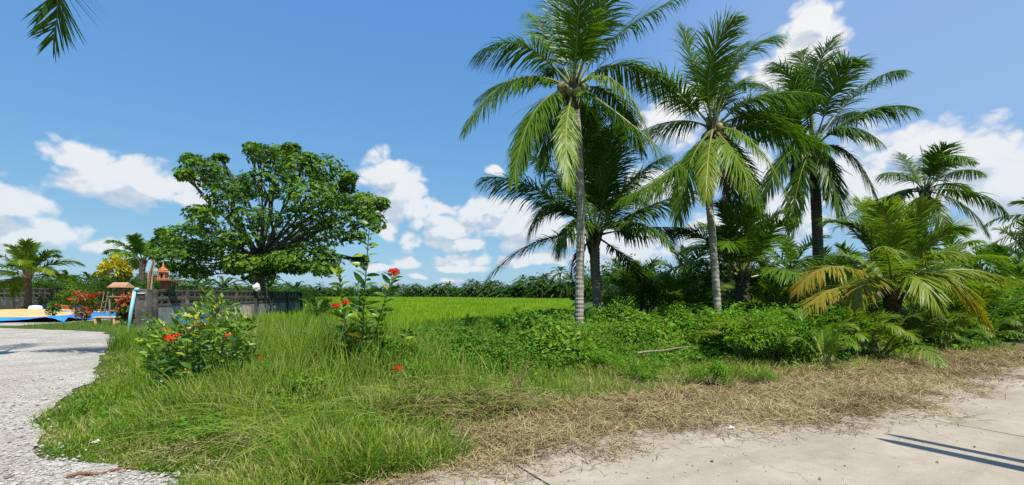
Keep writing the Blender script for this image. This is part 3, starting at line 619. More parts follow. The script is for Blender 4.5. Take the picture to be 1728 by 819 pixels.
FAR = [far_palm_mesh(h, L, nf, 30+i) for i, (h, L, nf) in enumerate([(2.6, 3.0, 16), (3.4, 3.0, 15), (1.6, 3.2, 14), (4.2, 2.9, 16), (2.2, 3.4, 17)])]
FAR_T = far_palm_mesh(6.8, 3.6, 18, 77)
rr = np.random.default_rng(21)
for i in range(230):
    px = 380+ (i+rr.uniform(0, 1))/230*720
    f = np.clip((px-660)/300, 0, 1); d = 225-95*f+rr.uniform(-3, 22)
    x = (px-CX)/F_PX*d
    o = thing('distant_palm', 'small coconut palm in the far row along the back of the rice field', 'palm tree', (x, d, 0), 'far coconut palms behind the rice field', rr.uniform(0, 6.28), FAR[rr.integers(5)])
    o.scale = (1, 1, 1); s = rr.uniform(.85, 1.2)*(1.0+.1*f); o.scale = (s*1.3, s*1.3, s*1.2)
for px, d, s, lab in [(946, 100, .92, 'tallest distant palm sticking up above the far palm row near the stout palm'), (915, 118, .74, 'distant palm one left of the tallest far palm'), (806, 190, .84, 'distant palm standing a little above the row in mid field')]:
    o = thing('distant_palm', lab, 'palm tree', ((px-CX)/F_PX*d, d, 0), None, px, FAR_T); o.scale = (s, s, s)
for i, (px, d, s) in enumerate([(352, 62, 1.0), (378, 66, 1.1), (402, 60, .95), (424, 70, 1.1), (455, 64, 1), (470, 75, 1.1), (330, 70, 1.1), (500, 80, 1.0), (300, 58, 1.1), (150, 70, 1.3), (110, 66, 1.3), (215, 75, 1.5)]):
    o = thing('distant_palm', 'yellow-green palm clump seen over the block wall beneath the big tree', 'palm tree', ((px-CX)/F_PX*d, d, 0), 'palms seen over the block wall', i*1.7, FAR[[0, 4, 2][i % 3]]); o.scale = (s, s, s)
def leaf_cloud(n, cen, rad, size, seed, up=.5, tint=(.15, .75), mb=None, shell=.55):
    """leaves through the outer part of ellipsoidal clumps, facing out and up"""
    r = np.random.default_rng(seed); b = mb or MB(); cen = np.asarray(cen, float); rad = np.asarray(rad, float)
    w = (rad.prod(1))**(2/3); k = r.choice(len(cen), n, p=w/w.sum())
    u = unit(r.normal(size=(n, 3))); q = (shell+(1-shell)*r.random(n)**.6)*r.uniform(.85, 1.1, n)
    P = cen[k]+u*rad[k]*q[:, None]
    ok = P[:, 2] > .02; P, u, k = P[ok], u[ok], k[ok]; n = len(P)
    N = unit(u*.6+[0, 0, up]+r.normal(0, .45, (n, 3))); D = unit(np.cross(N, r.normal(size=(n, 3)))+u*.5-np.array([0, 0, .2]))
    t = np.clip(r.uniform(tint[0], tint[1], n)+.12*r.normal(size=len(cen))[k], 0, 1)
    b.leaves(P, D, N, size*r.uniform(.65, 1.25, n), size*.5*r.uniform(.7, 1.1, n), t); return b
# the wood behind the row: one mass
n = 520; px = np.concatenate([rr.uniform(-60, 1150, 420), rr.uniform(1000, 1800, 100)]); f = np.clip((px-660)/300, 0, 1); d = 246-95*f+rr.uniform(0, 25, n)
cen = np.stack([(px-CX)/F_PX*d, d, rr.uniform(.8, 2.6, n)], 1); rad = np.stack([rr.uniform(2, 4, n), rr.uniform(2, 3, n), rr.uniform(1.6, 3.0, n)], 1)
b = leaf_cloud(34000, cen, rad, 1.1, 4, tint=(.0, .6)); b.obj('far_wood', M['shrub'], kind='stuff', label='dark green scrub filling the far side of the rice field')

# ------------------------------------------------------------------ shrubs
def shrub_mesh(seed, n=900, size=.12, hgt=1.6, wid=1.0, tint=(.1, .75), lobes=9, mat='shrub'):
    r = np.random.default_rng(seed); cen = np.stack([r.normal(0, .42*wid, lobes), r.normal(0, .42*wid, lobes), r.uniform(.25, .82, lobes)*hgt], 1)
    rad = np.stack([r.uniform(.28, .5, lobes)*wid, r.uniform(.28, .5, lobes)*wid, r.uniform(.18, .32, lobes)*hgt], 1)
    b = leaf_cloud(n, cen, rad, size, seed+1, tint=tint, shell=.25)
    for c_ in cen: b.tube([[0, 0, -.05], [c_[0]*.4, c_[1]*.4, c_[2]*.5], c_], [.025, .018, .008], 4, .4, 1)
    return b.mesh('shrub', [M[mat], M['stem']])
SHR = [shrub_mesh(100+i, 1900, .11, tint=(.25, .9), mat='bright_shrub') for i in range(4)]+[shrub_mesh(120+i, 1500, .16, 1.8, 1.1, (.15, .8), mat='bright_shrub') for i in range(3)]
SHB = [shrub_mesh(140+i, 2600, .20, 3.4, 1.7, (.0, .55), 14) for i in range(4)]
def at_n(px, n): k = (px-CX)/F_PX; return (n+4.0)/(.865-.5015*k)          # depth at which a view line lies n metres beyond the road edge
def shrub(px, Yd, s, label, group, me, zs=1):
    o = thing('shrub', label, 'shrub', ((px-CX)/F_PX*Yd, Yd, 0), group, rr.uniform(0, 6.28), me); o.scale = (s, s, s*zs); return o
UG = 'tangled shrubs under the tall palms'
for i in range(104):                      # the thicket under the palms on the right
    px = rr.uniform(945, 1790); f = (px-945)/800
    d = max(13.2 if px < 1250 else 9, at_n(px, rr.uniform(2.0, 3.2)))+rr.uniform(0, 1)**1.7*8
    if abs(px-1004) < 45 and d < 17: d += 4
    if px < 1075 and d > 16.5: d = 16.5-rr.uniform(0, 2)
    if px < 1040: continue
    shrub(px, d, rr.uniform(.55, .95)*(1 if d < 18 else 1.25), 'bushy green shrub in the dense undergrowth beneath the tall palms', UG, SHR[rr.integers(7)], rr.uniform(.7, 1.0))
for i in range(40):                      # darker, taller scrub behind it
    px = 1035+ (i+rr.uniform(0, 1))/40*800; d = rr.uniform(23, 34)
    shrub(px, d, rr.uniform(.75, 1.05), 'tall dark shrub closing the view behind the palm trunks', 'dark scrub behind the palms', SHB[rr.integers(4)], rr.uniform(.75, 1.1))
for px, d, s in [(935, 16.5, .62), (955, 18, .7), (1050, 15.2, .6), (1075, 16, .7), (925, 19, .75), (985, 19.5, .7), (1040, 20, .8), (1030, 16, .5)]:
    shrub(px, d, s, 'low green shrub around the feet of the two front palms', 'low shrubs at the palm feet', SHR[int(px) % 4], .8)
for i in range(34):                      # hedge and scrub behind the yard on the left
    px = -60+(i+rr.uniform(0, 1))/34*590; d = rr.uniform(54, 66)
    shrub(px, d, rr.uniform(1.0, 1.45) if px < 300 else rr.uniform(.7, .95), 'dark green shrub behind the back wall and under the big tree', 'scrub behind the yard', SHB[rr.integers(4)], rr.uniform(.7, 1.0))
for px, d, s in [(272, 30, .75), (232, 36, 1.0), (180, 40, .95), (150, 46, .9), (250, 32, .9), (320, 38, .8), (350, 44, .7), (220, 44, 1.2), (455, 37, .55), (478, 38, .6), (500, 40, .62), (420, 39, .5), (545, 44, .5), (395, 40, .5), (300, 36, .6), (335, 37, .55), (366, 38, .5)]:
    shrub(px, d, s, 'green garden shrub behind the flowering plants left of the block wall', 'garden shrubs in the yard', SHB[int(px) % 4], .9)
# palms deeper in the thicket, behind the tall row
for i, (px, d, h, L) in enumerate([(1160, 24, 2.0, 3.8), (1300, 23, 1.5, 3.6), (1335, 26, 3.0, 4.0), (1440, 24, 2.2, 3.8), (1620, 24, 2.2, 4.2), (1690, 22, 2.0, 4.0), (1085, 27, 1.6, 3.6), (1740, 27, 3.6, 4.2), (1230, 29, 3.0, 4.0), (1500, 30, 3.4, 4.2), (1400, 31, 2.5, 4), (1055, 34, 2.2, 3.6)]):
    gen_palm('coconut_palm', ['dark palm crown set back just left of the second slender trunk', 'dark palm crown set back right of the short fat trunk', 'dark palm crown set back left of the trunk hung with brown fronds', 'dark palm crown set back right of the trunk hung with brown fronds', 'dark palm crown under the far right palm, behind the bushy yellowing palm', 'dark palm crown set back near the right edge', 'low dark palm crown behind the trunkless young palm', 'palm crown half cut by the right edge of the thicket', 'dark palm crown farther back behind the second slender trunk', 'dark palm crown farther back behind the bushy yellowing palm', 'dark palm crown farther back behind the brown-fronded trunk', 'small far palm crown just right of the stout palm'][i], ((px-CX)/F_PX*d, d, 0), h, 13, L, (-.1, 1.3), .34, .17, group='palm crowns behind the tall row', pairs=30, wid=.075)
def edge_palm():
    c_ = W(1790, 372, 24)
    gen_palm('coconut_palm', 'palm at the right edge whose frond tips just reach into view', (c_[0], c_[1], 0), c_[2], 12, 3.8, (-.4, 1.2), .2, .18, group=None, pairs=34, wid=.07)
edge_palm()
# palm seedlings and fern-like rosettes in the undergrowth
for i in range(84):
    px = rr.uniform(1235, 1760) if i < 72 else rr.uniform(1060, 1260); f = (px-1245)/500
    d = at_n(px, rr.uniform(1.3, 4.2)) if px > 1235 else rr.uniform(13.5, 15.5); x = (px-CX)/F_PX*d
    gen_palm('palm_seedling', 'low bright palm seedling with feathery fronds among the weeds right of the slender palms', (x, d, 0), .12, int(rr.integers(6, 9)), rr.uniform(1.3, 2.3), (.5, 1.35), rr.uniform(.46, .62), .05, group='palm seedlings in the undergrowth', pairs=34, wid=.036, cat='seedling', droop=1.35)

# ------------------------------------------------------------------ big broadleaf tree
def big_tree():
    Yd = 31.5; foot = W(437, 520, Yd); foot[2] = 0
    root = thing('broadleaf_tree', 'big spreading tree with dense glossy dark green leaves behind the block wall', 'tree', tuple(foot))
    r = np.random.default_rng(8)
    blobs = [(340, 290, 38, 30), (368, 300, 30, 26), (385, 335, 34, 30), (470, 268, 50, 26), (440, 262, 26, 18), (500, 285, 34, 32), (455, 312, 54, 30), (412, 320, 30, 26), (548, 290, 40, 32), (555, 325, 42, 36), (525, 335, 46, 34),
             (505, 372, 50, 28), (570, 365, 42, 36), (620, 350, 34, 26), (628, 375, 24, 22), (600, 340, 26, 22), (430, 370, 44, 24), (478, 404, 52, 20), (400, 404, 38, 17), (345, 384, 42, 24), (312, 402, 42, 26), (285, 412, 26, 26), (300, 435, 42, 24), (340, 425, 50, 26),
             (380, 420, 40, 22), (545, 400, 48, 28), (520, 430, 45, 22), (555, 440, 26, 18), (410, 445, 36, 18), (325, 455, 34, 12), (480, 440, 38, 18), (600, 400, 22, 14), (340, 362, 26, 18), (608, 440, 14, 12), (590, 300, 12, 10), (322, 270, 16, 12), (312, 296, 14, 9), (372, 268, 12, 8), (425, 250, 14, 9), (492, 252, 16, 10), (520, 268, 12, 10), (585, 315, 14, 12), (644, 345, 14, 12), (275, 395, 14, 10), (268, 430, 14, 12), (350, 355, 14, 10), (440, 458, 26, 10), (395, 458, 18, 8), (500, 455, 22, 9), (285, 450, 20, 8), (440, 448, 62, 16), (392, 452, 45, 14), (492, 450, 50, 14), (330, 462, 34, 10), (545, 455, 30, 12), (440, 470, 40, 9)]
    b = MB(); limbs = MB(); top = W(440, 425, Yd)-foot
    limbs.tube([[0, 0, -.1], [.1, 0, 1.2], [0, .1, 2.6], top], [.5, .36, .33, .3], 10, .5)
    for i, (px, py, rx, ry) in enumerate(blobs):
        dy = r.uniform(-1, 1)*4.6*math.sqrt(max(.05, 1-((px-455)/230)**2)) if i % 2 else r.uniform(-4.2, -.5)
        k = (Yd+dy)/Yd; e = np.array([0, 0, EYE]); c_ = (W(px, py, Yd)-e)*k+e-foot
        sc = Yd/F_PX; rad = np.array([rx*sc*.88, (rx+ry)*.5*sc, ry*sc*.74])
        nr = int(188*rad[0]*max(rad[2], .5))+70
        u = unit(r.normal(size=(nr, 3))+[0, 0, .25]); q = np.clip(.45+.58*r.random(nr)**.5, 0, 1.0)
        P = c_+u*rad*q[:, None]*(1+.07*r.normal(size=(nr, 1))); A = unit(u*.8+[0, 0, .55]+r.normal(0, .3, (nr, 3)))
        m = 8; Pr = np.repeat(P, m, 0); Ar = np.repeat(A, m, 0)
        o1 = unit(np.cross(Ar, r.normal(size=Ar.shape))); D = unit(o1*.9+Ar*.35); N = unit(Ar*.9-o1*.3)
        t = np.clip(np.repeat(r.uniform(.15, .75, nr), m)+r.normal(0, .1, nr*m)+r.normal()*.13, 0, 1)
        b.leaves(Pr+Ar*.05, D, N, r.uniform(.13, .22, nr*m), r.uniform(.07, .115, nr*m), t)
        m1 = top*.55+c_*.45+r.normal(0, .3, 3)+[0, 0, -.35]; st = top*(.7+.3*r.random())
        limbs.tube([st, st*.6+m1*.4+[0, 0, .1], m1, m1*.4+c_*.6+r.normal(0, .15, 3), c_+[0, 0, rad[2]*.3]], np.array([.17, .12, .085, .05, .02])*(.7 if i % 3 else 1.1), 6, .5)
        for j in range(7):
            e2 = c_+unit(r.normal(size=3))*rad*.85; m2 = (c_+e2)/2+r.normal(0, .1, 3)
            limbs.tube([m1*.35+c_*.65, m2, e2], [.04, .022, .008], 4, .6)
    limbs.obj('trunk', M['bark'], root, smooth=True); b.obj('crown', M['tree'], root)
    return foot
TREE = big_tree()

# ------------------------------------------------------------------ block wall with its post, shelf, houses and pipe
def rotz(a): c_, s_ = math.cos(a), math.sin(a); return np.array([[c_, -s_, 0], [s_, c_, 0], [0, 0, 1]])
def block_mesh(w, h, d):
    """breeze block with an oval-ish opening: frame ring plus a middle bar"""
    b = MB(); t = .05
    b.box((0, 0, h/2-t/2), (w, d, t)); b.box((0, 0, -h/2+t/2), (w, d, t)); b.box((-w/2+t/2, 0, 0), (t, d*.96, h-2*t)); b.box((w/2-t/2, 0, 0), (t, d*.96, h-2*t))
    return b.mesh('breeze_block', M['concrete_old'])
def block_wall(label, A, B, hgt, nposts, group=None, rows=2, bw=.40, bh=.24, base='render_pale', skip_base=False):
    A, B = np.array(A), np.array(B); L = np.linalg.norm(B-A); ang = math.atan2(*(B-A)[::-1])
    root = thing('block_wall', label, 'wall', (A[0], A[1], 0), group, ang)
    cop = MB().box((L/2, 0, hgt-.05), (L-.02, .15, .10), bev=.012).obj('coping', M['concrete_old'], root)
    zr = hgt-.10
    BM = block_mesh(bw-.012, bh-.006, .11)
    for r_ in range(rows):
        zc = zr-bh/2-r_*(bh+.07)
        n = int(L/bw)
        for i in range(n):
            o = link('breeze_block', BM, root, ((i+.5)*L/n, R.uniform(-.006, .006), zc)); o.scale.x = L/n/bw
        MB().box((L/2, 0, zc-bh/2-.035), (L-.01, .125, .07), bev=.008).obj('rail', M['concrete_old'], root)
    zb = zr-rows*(bh+.07)
    n = nposts-1
    for i in range(n):
        MB().box(((i+.5)*L/n, 0, zb/2-.1), (L/n-.02, .09, zb+.19)).obj('wall_panel', M[base], root)
    for i in range(nposts):
        MB().box((i*L/n, -.03, hgt/2-.06+(.03 if i == 0 else 0)), (.15, .24, hgt-.06), tint=R.uniform(.3, .55), bev=.015).obj('post', M['concrete_old'], root)
    return root, ang
FA, FB = (-15.05, 19.9), (-14.75, 33.0)
wall, wang = block_wall('old grey breeze block wall running back beside the rice field', FA, FB, 1.80, 8)
pil = thing('wall_pillar', 'thick grey weathered concrete pillar at the near end of the block wall', 'pillar', (-15.25, 19.62, 0))
MB().box((0, 0, .86), (.50, .34, 1.92), tint=.62, bev=.02).obj('shaft', M['concrete_old'], pil); MB().box((.08, -.185, 1.52), (.24, .03, .2), tint=.1).obj('meter_box', M['pot'], pil); MB().box((.08, -.195, 1.65), (.28, .10, .035)).obj('meter_hood', M['white'], pil)
# boards and sheets leaning on the field side of the wall
for i, (yy, w, h, m) in enumerate([(25.4, .35, .95, 'wood'), (25.8, .3, .9, 'render_pale'), (26.15, .3, 1.0, 'wood'), (26.55, .3, .95, 'wood'), (28.6, .3, .9, 'wood'), (29.0, .28, .95, 'render_pale'), (29.4, .3, .9, 'wood')]):
    xx = FA[0]+(FB[0]-FA[0])*(yy-FA[1])/13.1+.22
    t_ = thing('board', 'weathered wooden board leaning upright against the field side of the block wall', 'board', (xx, yy, 0), 'boards leaning on the block wall', R.uniform(-.1, .1))
    MB().box((0, 0, h/2), (.035, w, h), tint=R.uniform(.5, .95), rot=[[.98, 0, -.16], [0, 1, 0], [.16, 0, .98]], bev=.004).obj('plank', M[m], t_)
bb = thing('blue_crate', 'blue plastic box with white rim in the weeds against the block wall', 'box', (-14.45, 21.4, 0), None, 1.6)
MB().box((0, 0, .42), (1.1, .5, .62), bev=.03).obj('body', M['blue'], bb); MB().box((0, 0, .75), (1.16, .56, .05), bev=.01).obj('rim', M['white'], bb)
for sx in (-.3, 0, .3): MB().box((sx, .262, .42), (.04, .03, .56), bev=.005).obj('rib', M['blue'], bb)
pp = thing('pipe', 'pale blue plastic pipe leaning against the concrete pillar', 'pipe', (-15.55, 19.28, 0))
MB().tube([[-.03, -.02, -.02], [.02, .04, .9], [.13, .10, 1.75]], .065, 10).obj('tube', M['pipe'], pp, smooth=True); MB().tube([[.13, .10, 1.74], [.20, .11, 1.82], [.28, .12, 1.80]], .07, 10).obj('elbow', M['pipe'], pp, smooth=True)
dish = thing('bag', 'crumpled white plastic bag hung over the top of the block wall', 'bag', (-14.65, 27.2, 1.78))
dish.scale = (.66, .66, .66)
r_ = np.random.default_rng(3); t = np.linspace(0, 1, 9); b = MB().tube(np.stack([.02*np.sin(t*9), 0*t, .66*t], 1), .30*np.sin(np.clip(t*3.1, .25, 3.0))**.6, 14)
b.V[0] += r_.normal(0, .022, b.V[0].shape); b.obj('bag_body', M['plastic'], dish); MB().tube([[0, 0, .66], [.04, 0, .75]], [.03, .07], 7).obj('bag_knot', M['plastic'], dish)
cl = thing('cloth', 'pale grey cloth hanging in the fork of the big tree', 'cloth', tuple(W(441, 470, 30.4)))
xs_, zs_ = np.meshgrid(np.linspace(-.25, .25, 8), np.linspace(0, 1.5, 12), indexing='ij'); ii = np.arange(96).reshape(8, 12)
V = np.stack([xs_*(1.1-.35*zs_), .1*np.sin(xs_*22+zs_)+.05*np.sin(zs_*5), zs_], -1).reshape(-1, 3)
MB().add(V, np.stack([ii[:-1, :-1], ii[1:, :-1], ii[1:, 1:], ii[:-1, 1:]], -1).reshape(-1, 4), .3).obj('drape', M['render_pale'], cl, smooth=True)

def spirit_house(label, loc, s, mat='terracotta', rz=0, group=None):
    root = thing('spirit_house', label, 'spirit house', loc, group, rz); root.scale = (s, s, s)
    MB().box((0, 0, .04), (.56, .5, .08), bev=.01).obj('base', M[mat], root)
    w = MB(); w.box((0, .14, .29), (.40, .04, .42)); w.box((-.18, 0, .29), (.04, .30, .418)); w.box((.18, 0, .29), (.04, .30, .418)); w.box((-.13, -.14, .29), (.07, .04, .42)); w.box((.13, -.14, .29), (.07, .04, .42)); w.box((0, -.14, .45), (.19, .038, .1)); w.obj('wall', M[mat], root)
    MB().box((0, -.10, .26), (.18, .03, .30)).obj('doorway_shade', M['opening_shade'], root)  # solid dark panel in the door gap, interior shade put into its colour
    for x_ in (-.23, .23): MB().tube([[x_, -.2, .08], [x_, -.2, .5]], .022, 8).obj('column', M[mat], root)
    for k_, (z0, hw, hh) in enumerate([(.50, .34, .20), (.62, .24, .20)]):
        rf = MB(); V = np.array([[-hw, -.28, z0], [hw, -.28, z0], [0, -.28, z0+hh], [-hw, .24, z0], [hw, .24, z0], [0, .24, z0+hh]])*[1, 1-.25*k_, 1]
        rf.add(V, [np.array([[0, 1, 2], [5, 4, 3]]), np.array([[0, 2, 5, 3], [2, 1, 4, 5], [1, 0, 3, 4]])]); o = rf.obj('roof', M[mat], root)
        for sx in (-1, 1):                                          # curled eave tips on each gable
            MB().tube([[sx*hw, -.285, z0-.01], [sx*hw*1.06, -.29, z0+.02], [sx*hw*1.15, -.29, z0+.09]], [.03, .022, .006], 6).obj('eave_tip', M[mat], o)
    t = np.array([0, .08, .12, .2, .3, .5]); MB().tube(np.stack([0*t, 0*t, .78+t], 1), [.10, .085, .06, .065, .035, .008], 10).obj('spire', M[mat], root)
    return root
sh = thing('shelf', 'rough brown plank shelf raised on the top of the block wall by the pillar', 'shelf', (-14.98, 20.55, 1.805))
MB().box((.12, 0, .40), (1.10, .5, .06), bev=.01).obj('shelf_board', M['wood_brown'], sh); MB().box((-.05, 0, .18), (.34, .13, .36), bev=.01).obj('support', M['wood_brown'], sh); MB().box((.22, 0, .30), (.5, .08, .09), rot=[[.92, 0, .38], [0, 1, 0], [-.38, 0, .92]]).obj('brace', M['wood_brown'], sh)
spirit_house('orange terracotta spirit house with pointed spire on the plank shelf', (-15.08, 20.5, 2.238), .64)
pl = thing('post', 'weathered split wooden post with leaning planks rising above the concrete pillar', 'post', (-15.35, 20.2, 0))
MB().box((-.06, 0, 1.25), (.20, .10, 2.7), tint=.8, bev=.015).obj('upright', M['wood'], pl)
MB().tube([[-.08, -.12, 1.7], [.02, -.1, 2.5], [.16, -.08, 3.1]], [.05, .045, .03], 6, .5).obj('plank', M['wood_brown'], pl); MB().tube([[.10, -.16, 1.65], [.13, -.14, 2.3], [.22, -.12, 3.05]], [.025, .022, .016], 6, .8).obj('plank', M['wood'], pl)
pl2 = W(205, 545, 26.6)
sd = thing('stand', 'grey wooden stand with leaning ladder holding the small tiled house', 'stand', (pl2[0], pl2[1], 0))
for x_ in (-.42, .42):
    for y_ in (-.28, .28): MB().box((x_, y_, .72), (.07, .07, 1.44), bev=.006).obj('leg', M['wood'], sd)
MB().box((0, 0, 1.47), (1.05, .75, .06), bev=.01).obj('deck', M['wood'], sd); MB().box((0, -.28, .7), (.8, .04, .08)).obj('rail', M['wood'], sd)
for x_ in (-.72, -.50): MB().tube([[x_-.15, -.5, 0], [x_+.1, -.4, 1.75]], .025, 6).obj('ladder_side', M['wood'], sd)
for z_ in (.3, .6, .9, 1.2): MB().tube([[-.86+.143*z_, -.48, z_], [-.62+.143*z_, -.48, z_]], .018, 6).obj('rung', M['wood'], sd)
sh2 = thing('spirit_house', 'small open wooden spirit house with orange roof among red flowers', 'spirit house', (pl2[0], pl2[1], 1.504)); sh2.scale = (.84, .84, .9)
for x_ in (-.36, .36):
    for y_ in (-.24, .24): MB().box((x_, y_, .27), (.05, .05, .54)).obj('column', M['wood'], sh2)
rf = MB(); V = np.array([[-.62, -.46, .52], [.62, -.46, .52], [-.5, 0, .84], [.5, 0, .84], [-.62, .46, .52], [.62, .46, .52]]); rf.add(V, [np.array([[0, 1, 3, 2], [3, 5, 4, 2], [0, 4, 5, 1]]), np.array([[0, 2, 4], [1, 5, 3]])]); ro = rf.obj('roof', M['roof_tile'], sh2)
for k_ in range(4):                                                 # rows of tiles on the slope towards the road
    MB().box((0, -.41+.115*k_, .565+.08*k_), (1.22-.05*k_, .13, .02), rot=[[1, 0, 0], [0, .82, -.57], [0, .57, .82]], tint=.3+.15*k_).obj('tile_row', M['roof_tile'], ro)
MB().box((0, .1, .22), (.5, .3, .36)).obj('inner_shrine', M['wood_brown'], sh2)
bench = thing('bench', 'low yellow-brown wooden bench below the small tiled house', 'bench', (pl2[0]+.3, pl2[1]-1.3, 0))
MB().box((0, 0, .38), (1.2, .4, .06), tint=.8, bev=.01).obj('seat', M['grain'], bench)
for x_ in (-.5, .5): MB().box((x_, 0, .18), (.09, .34, .36), tint=.7).obj('leg', M['grain'], bench)

# back wall of the yard, tarps and grain, pots
block_wall('long dark breeze block wall across the back of the yard on the left', (-62, 50.5), (-37.5, 50.0), 2.25, 9, bw=.62, bh=.42, base='concrete_old')
def tarp(name, label, cor, mat, z=.02, fold=.10, nx=40, ny=26, group=None, cat='tarpaulin'):
    cor = np.array(cor, float); u, v = np.meshgrid(np.linspace(0, 1, nx), np.linspace(0, 1, ny), indexing='ij')
    P = (cor[0]*((1-u)*(1-v))[..., None]+cor[1]*(u*(1-v))[..., None]+cor[2]*(u*v)[..., None]+cor[3]*((1-u)*v)[..., None])
    edge = np.maximum(v*16*np.exp(1-v*16), (1-u)*18*np.exp(1-(1-u)*18)); x_, y_ = P[..., 0], P[..., 1]
    h = z+edge*fold*(.5+.9*vn(x_, y_, 1.1, 3))+.04*(vn(x_, y_, 2.2, 6))*edge
    P[..., 1] += .5*(vn(x_, y_*0, .6, 8)-.5)*np.exp(-v*6)
    ii = np.arange(nx*ny).reshape(nx, ny)
    return MB().add(np.concatenate([P, h[..., None]], -1).reshape(-1, 3), np.stack([ii[:-1, :-1], ii[1:, :-1], ii[1:, 1:], ii[:-1, 1:]], -1).reshape(-1, 4)), label
sheet('yard', [(-60, 24.5), (-25, 24), (-25, 34), (-34, 48.5), (-60, 49)], .016, M['gravel'])
b, lab = tarp('t', 'long blue tarpaulin with a rumpled edge spread beside the gravel', [(-44, 24.4), (-25.2, 26.6), (-29.0, 36.5), (-48, 36.5)], 'blue', .03, .24)
o = b.obj('tarpaulin', M['blue'], smooth=True, label=lab, category='tarpaulin')
b, lab = tarp('t', 'second blue tarpaulin farther back in front of the shrine stand', [(-36, 38), (-26.0, 33.5), (-29.5, 43.5), (-40, 45.0)], 'blue', .05, .24)
o = b.obj('tarpaulin', M['blue'], smooth=True, label=lab, category='tarpaulin')
def grain(label, cor):
    cor = np.array(cor, float); nx, ny = 44, 22; u, v = np.meshgrid(np.linspace(0, 1, nx), np.linspace(0, 1, ny), indexing='ij')
    P = (cor[0]*((1-u)*(1-v))[..., None]+cor[1]*(u*(1-v))[..., None]+cor[2]*(u*v)[..., None]+cor[3]*((1-u)*v)[..., None])
    h = .05+.16*(sm(u, 0, .08)*sm(1-u, 0, .08)*sm(v, 0, .15)*sm(1-v, 0, .15))*(.6+.6*vn(P[..., 0], P[..., 1], 1.4, 2)); ii = np.arange(nx*ny).reshape(nx, ny)
    MB().add(np.concatenate([P, h[..., None]], -1).reshape(-1, 3), np.stack([ii[:-1, :-1], ii[1:, :-1], ii[1:, 1:], ii[:-1, 1:]], -1).reshape(-1, 4)).obj('drying_grain', M['grain'], smooth=True, kind='stuff', label=label)
grain('golden rice grain spread out to dry on the blue tarpaulin', [(-45, 31.0), (-28.2, 32.6), (-31.5, 45.5), (-54, 47.5)])
for i, (px, d, m, lab) in enumerate([(68, 47, 'blue', 'blue plastic basin in front of the back wall'), (92, 48, 'pot', 'dark plant pot in front of the back wall beside the blue basin'), (112, 46, 'terracotta', 'brown plant pot near the back wall'), (132, 47, 'blue', 'blue plant pot near the back wall right of the brown pot'), (60, 45, 'white', 'white sack lying by the foot of the short palm')]):
    t_ = thing('plant_pot' if m != 'white' else 'sack', lab, 'pot' if m != 'white' else 'sack', ((px-CX)/F_PX*d, d, 0))
    MB().tube([[0, 0, 0], [0, 0, .1], [0, 0, .5], [0, 0, .56]], [.30, .34, .44, .47] if m != 'white' else [.5, .6, .45, .2], 12).obj('pot_body', M[m], t_, smooth=True)
    if m not in ('white',): leaf_cloud(160, [(0, 0, .95), (.2, 0, 1.2), (-.2, .1, .8)], [(.4, .4, .4)]*3, .2, 60+i, shell=.2).obj('foliage', M['shrub'], t_)

# ------------------------------------------------------------------ leafy flowering plants
def leaf_shape(L=1.0, wd=.34, seg=5, droop=.22, cup=.12):
    """curved pointed leaf along +X, with a raised fold along the midrib"""
    t = np.linspace(0, 1, seg+1); w = wd*np.sin(np.clip(t, 0, 1)*math.pi)**.8*(1-.25*t); z = -droop*t*t
    V = np.zeros((seg+1, 3, 3)); V[:, 1] = np.stack([t*L, 0*t, z], 1); V[:, 0] = V[:, 1]+np.stack([0*t, -w/2, w*cup], 1); V[:, 2] = V[:, 1]+np.stack([0*t, w/2, w*cup], 1)
    i = np.arange(seg)[:, None]*3
    return V.reshape(-1, 3), np.concatenate([i+np.array([[0, 1, 4, 3]]), i+np.array([[1, 2, 5, 4]])])
def leaf_mesh(mat, tint, seed, wd=.34, droop=.22, name='leaf'):
    V, F = leaf_shape(1, wd, 5, droop); V = V+np.random.default_rng(seed).normal(0, .008, V.shape); return MB().add(V, F, tint).mesh(name, mat, True)
IX = [leaf_mesh(M['ixora_leaf'], t, i, w, d) for i, (t, w, d) in enumerate([(.30, .42, .30), (.42, .42, .18), (.52, .40, .45), (.64, .42, .2)])]
IXY = [leaf_mesh(M['ixora_leaf'], .80, 9, .34, .4), leaf_mesh(M['ixora_leaf'], .74, 10, .36, .2)]
def flower_mesh(rad, n, seed, mat, name='flower_head'):
    """domed head of four-petalled florets"""
    r = np.random.default_rng(seed); b = MB()
    u = unit(r.normal(size=(n, 3))*[1, 1, .6]+[0, 0, .35]); P = u*[rad, rad, rad*.62]
    for k_ in range(4):
        a = k_*math.pi/2+r.uniform(0, 6.28, n); T1 = unit(np.cross(u, [.3, .2, 1.])); T2 = np.cross(u, T1); D = unit(T1*np.cos(a)[:, None]+T2*np.sin(a)[:, None]+u*.25)
        b.leaves(P, D, u, rad*.42, rad*.26, r.uniform(.2, 1, n))
    b.tube([[0, 0, -rad*.7], [0, 0, rad*.3]], [rad*.1, rad*.45], 6, .2)
    return b.mesh(name, mat)
FL_RED = flower_mesh(.075, 46, 1, M['red_petal']); FL_OR = flower_mesh(.07, 40, 2, M['orange_petal'])
def put_leaf(root, me, P, D, up, L, name='leaf', label=None):
    D = Vector(D).normalized(); up = Vector(up); S = up.cross(D); S = S.normalized() if S.length > 1e-4 else Vector((1, 0, 0)); N = D.cross(S)
    o = link(name, me, root); o.matrix_local = Matrix.Translation(Vector(P)) @ Matrix((D, S, N)).transposed().to_4x4() @ Matrix.Scale(L, 4)
    if label: o['label'] = label
    return o
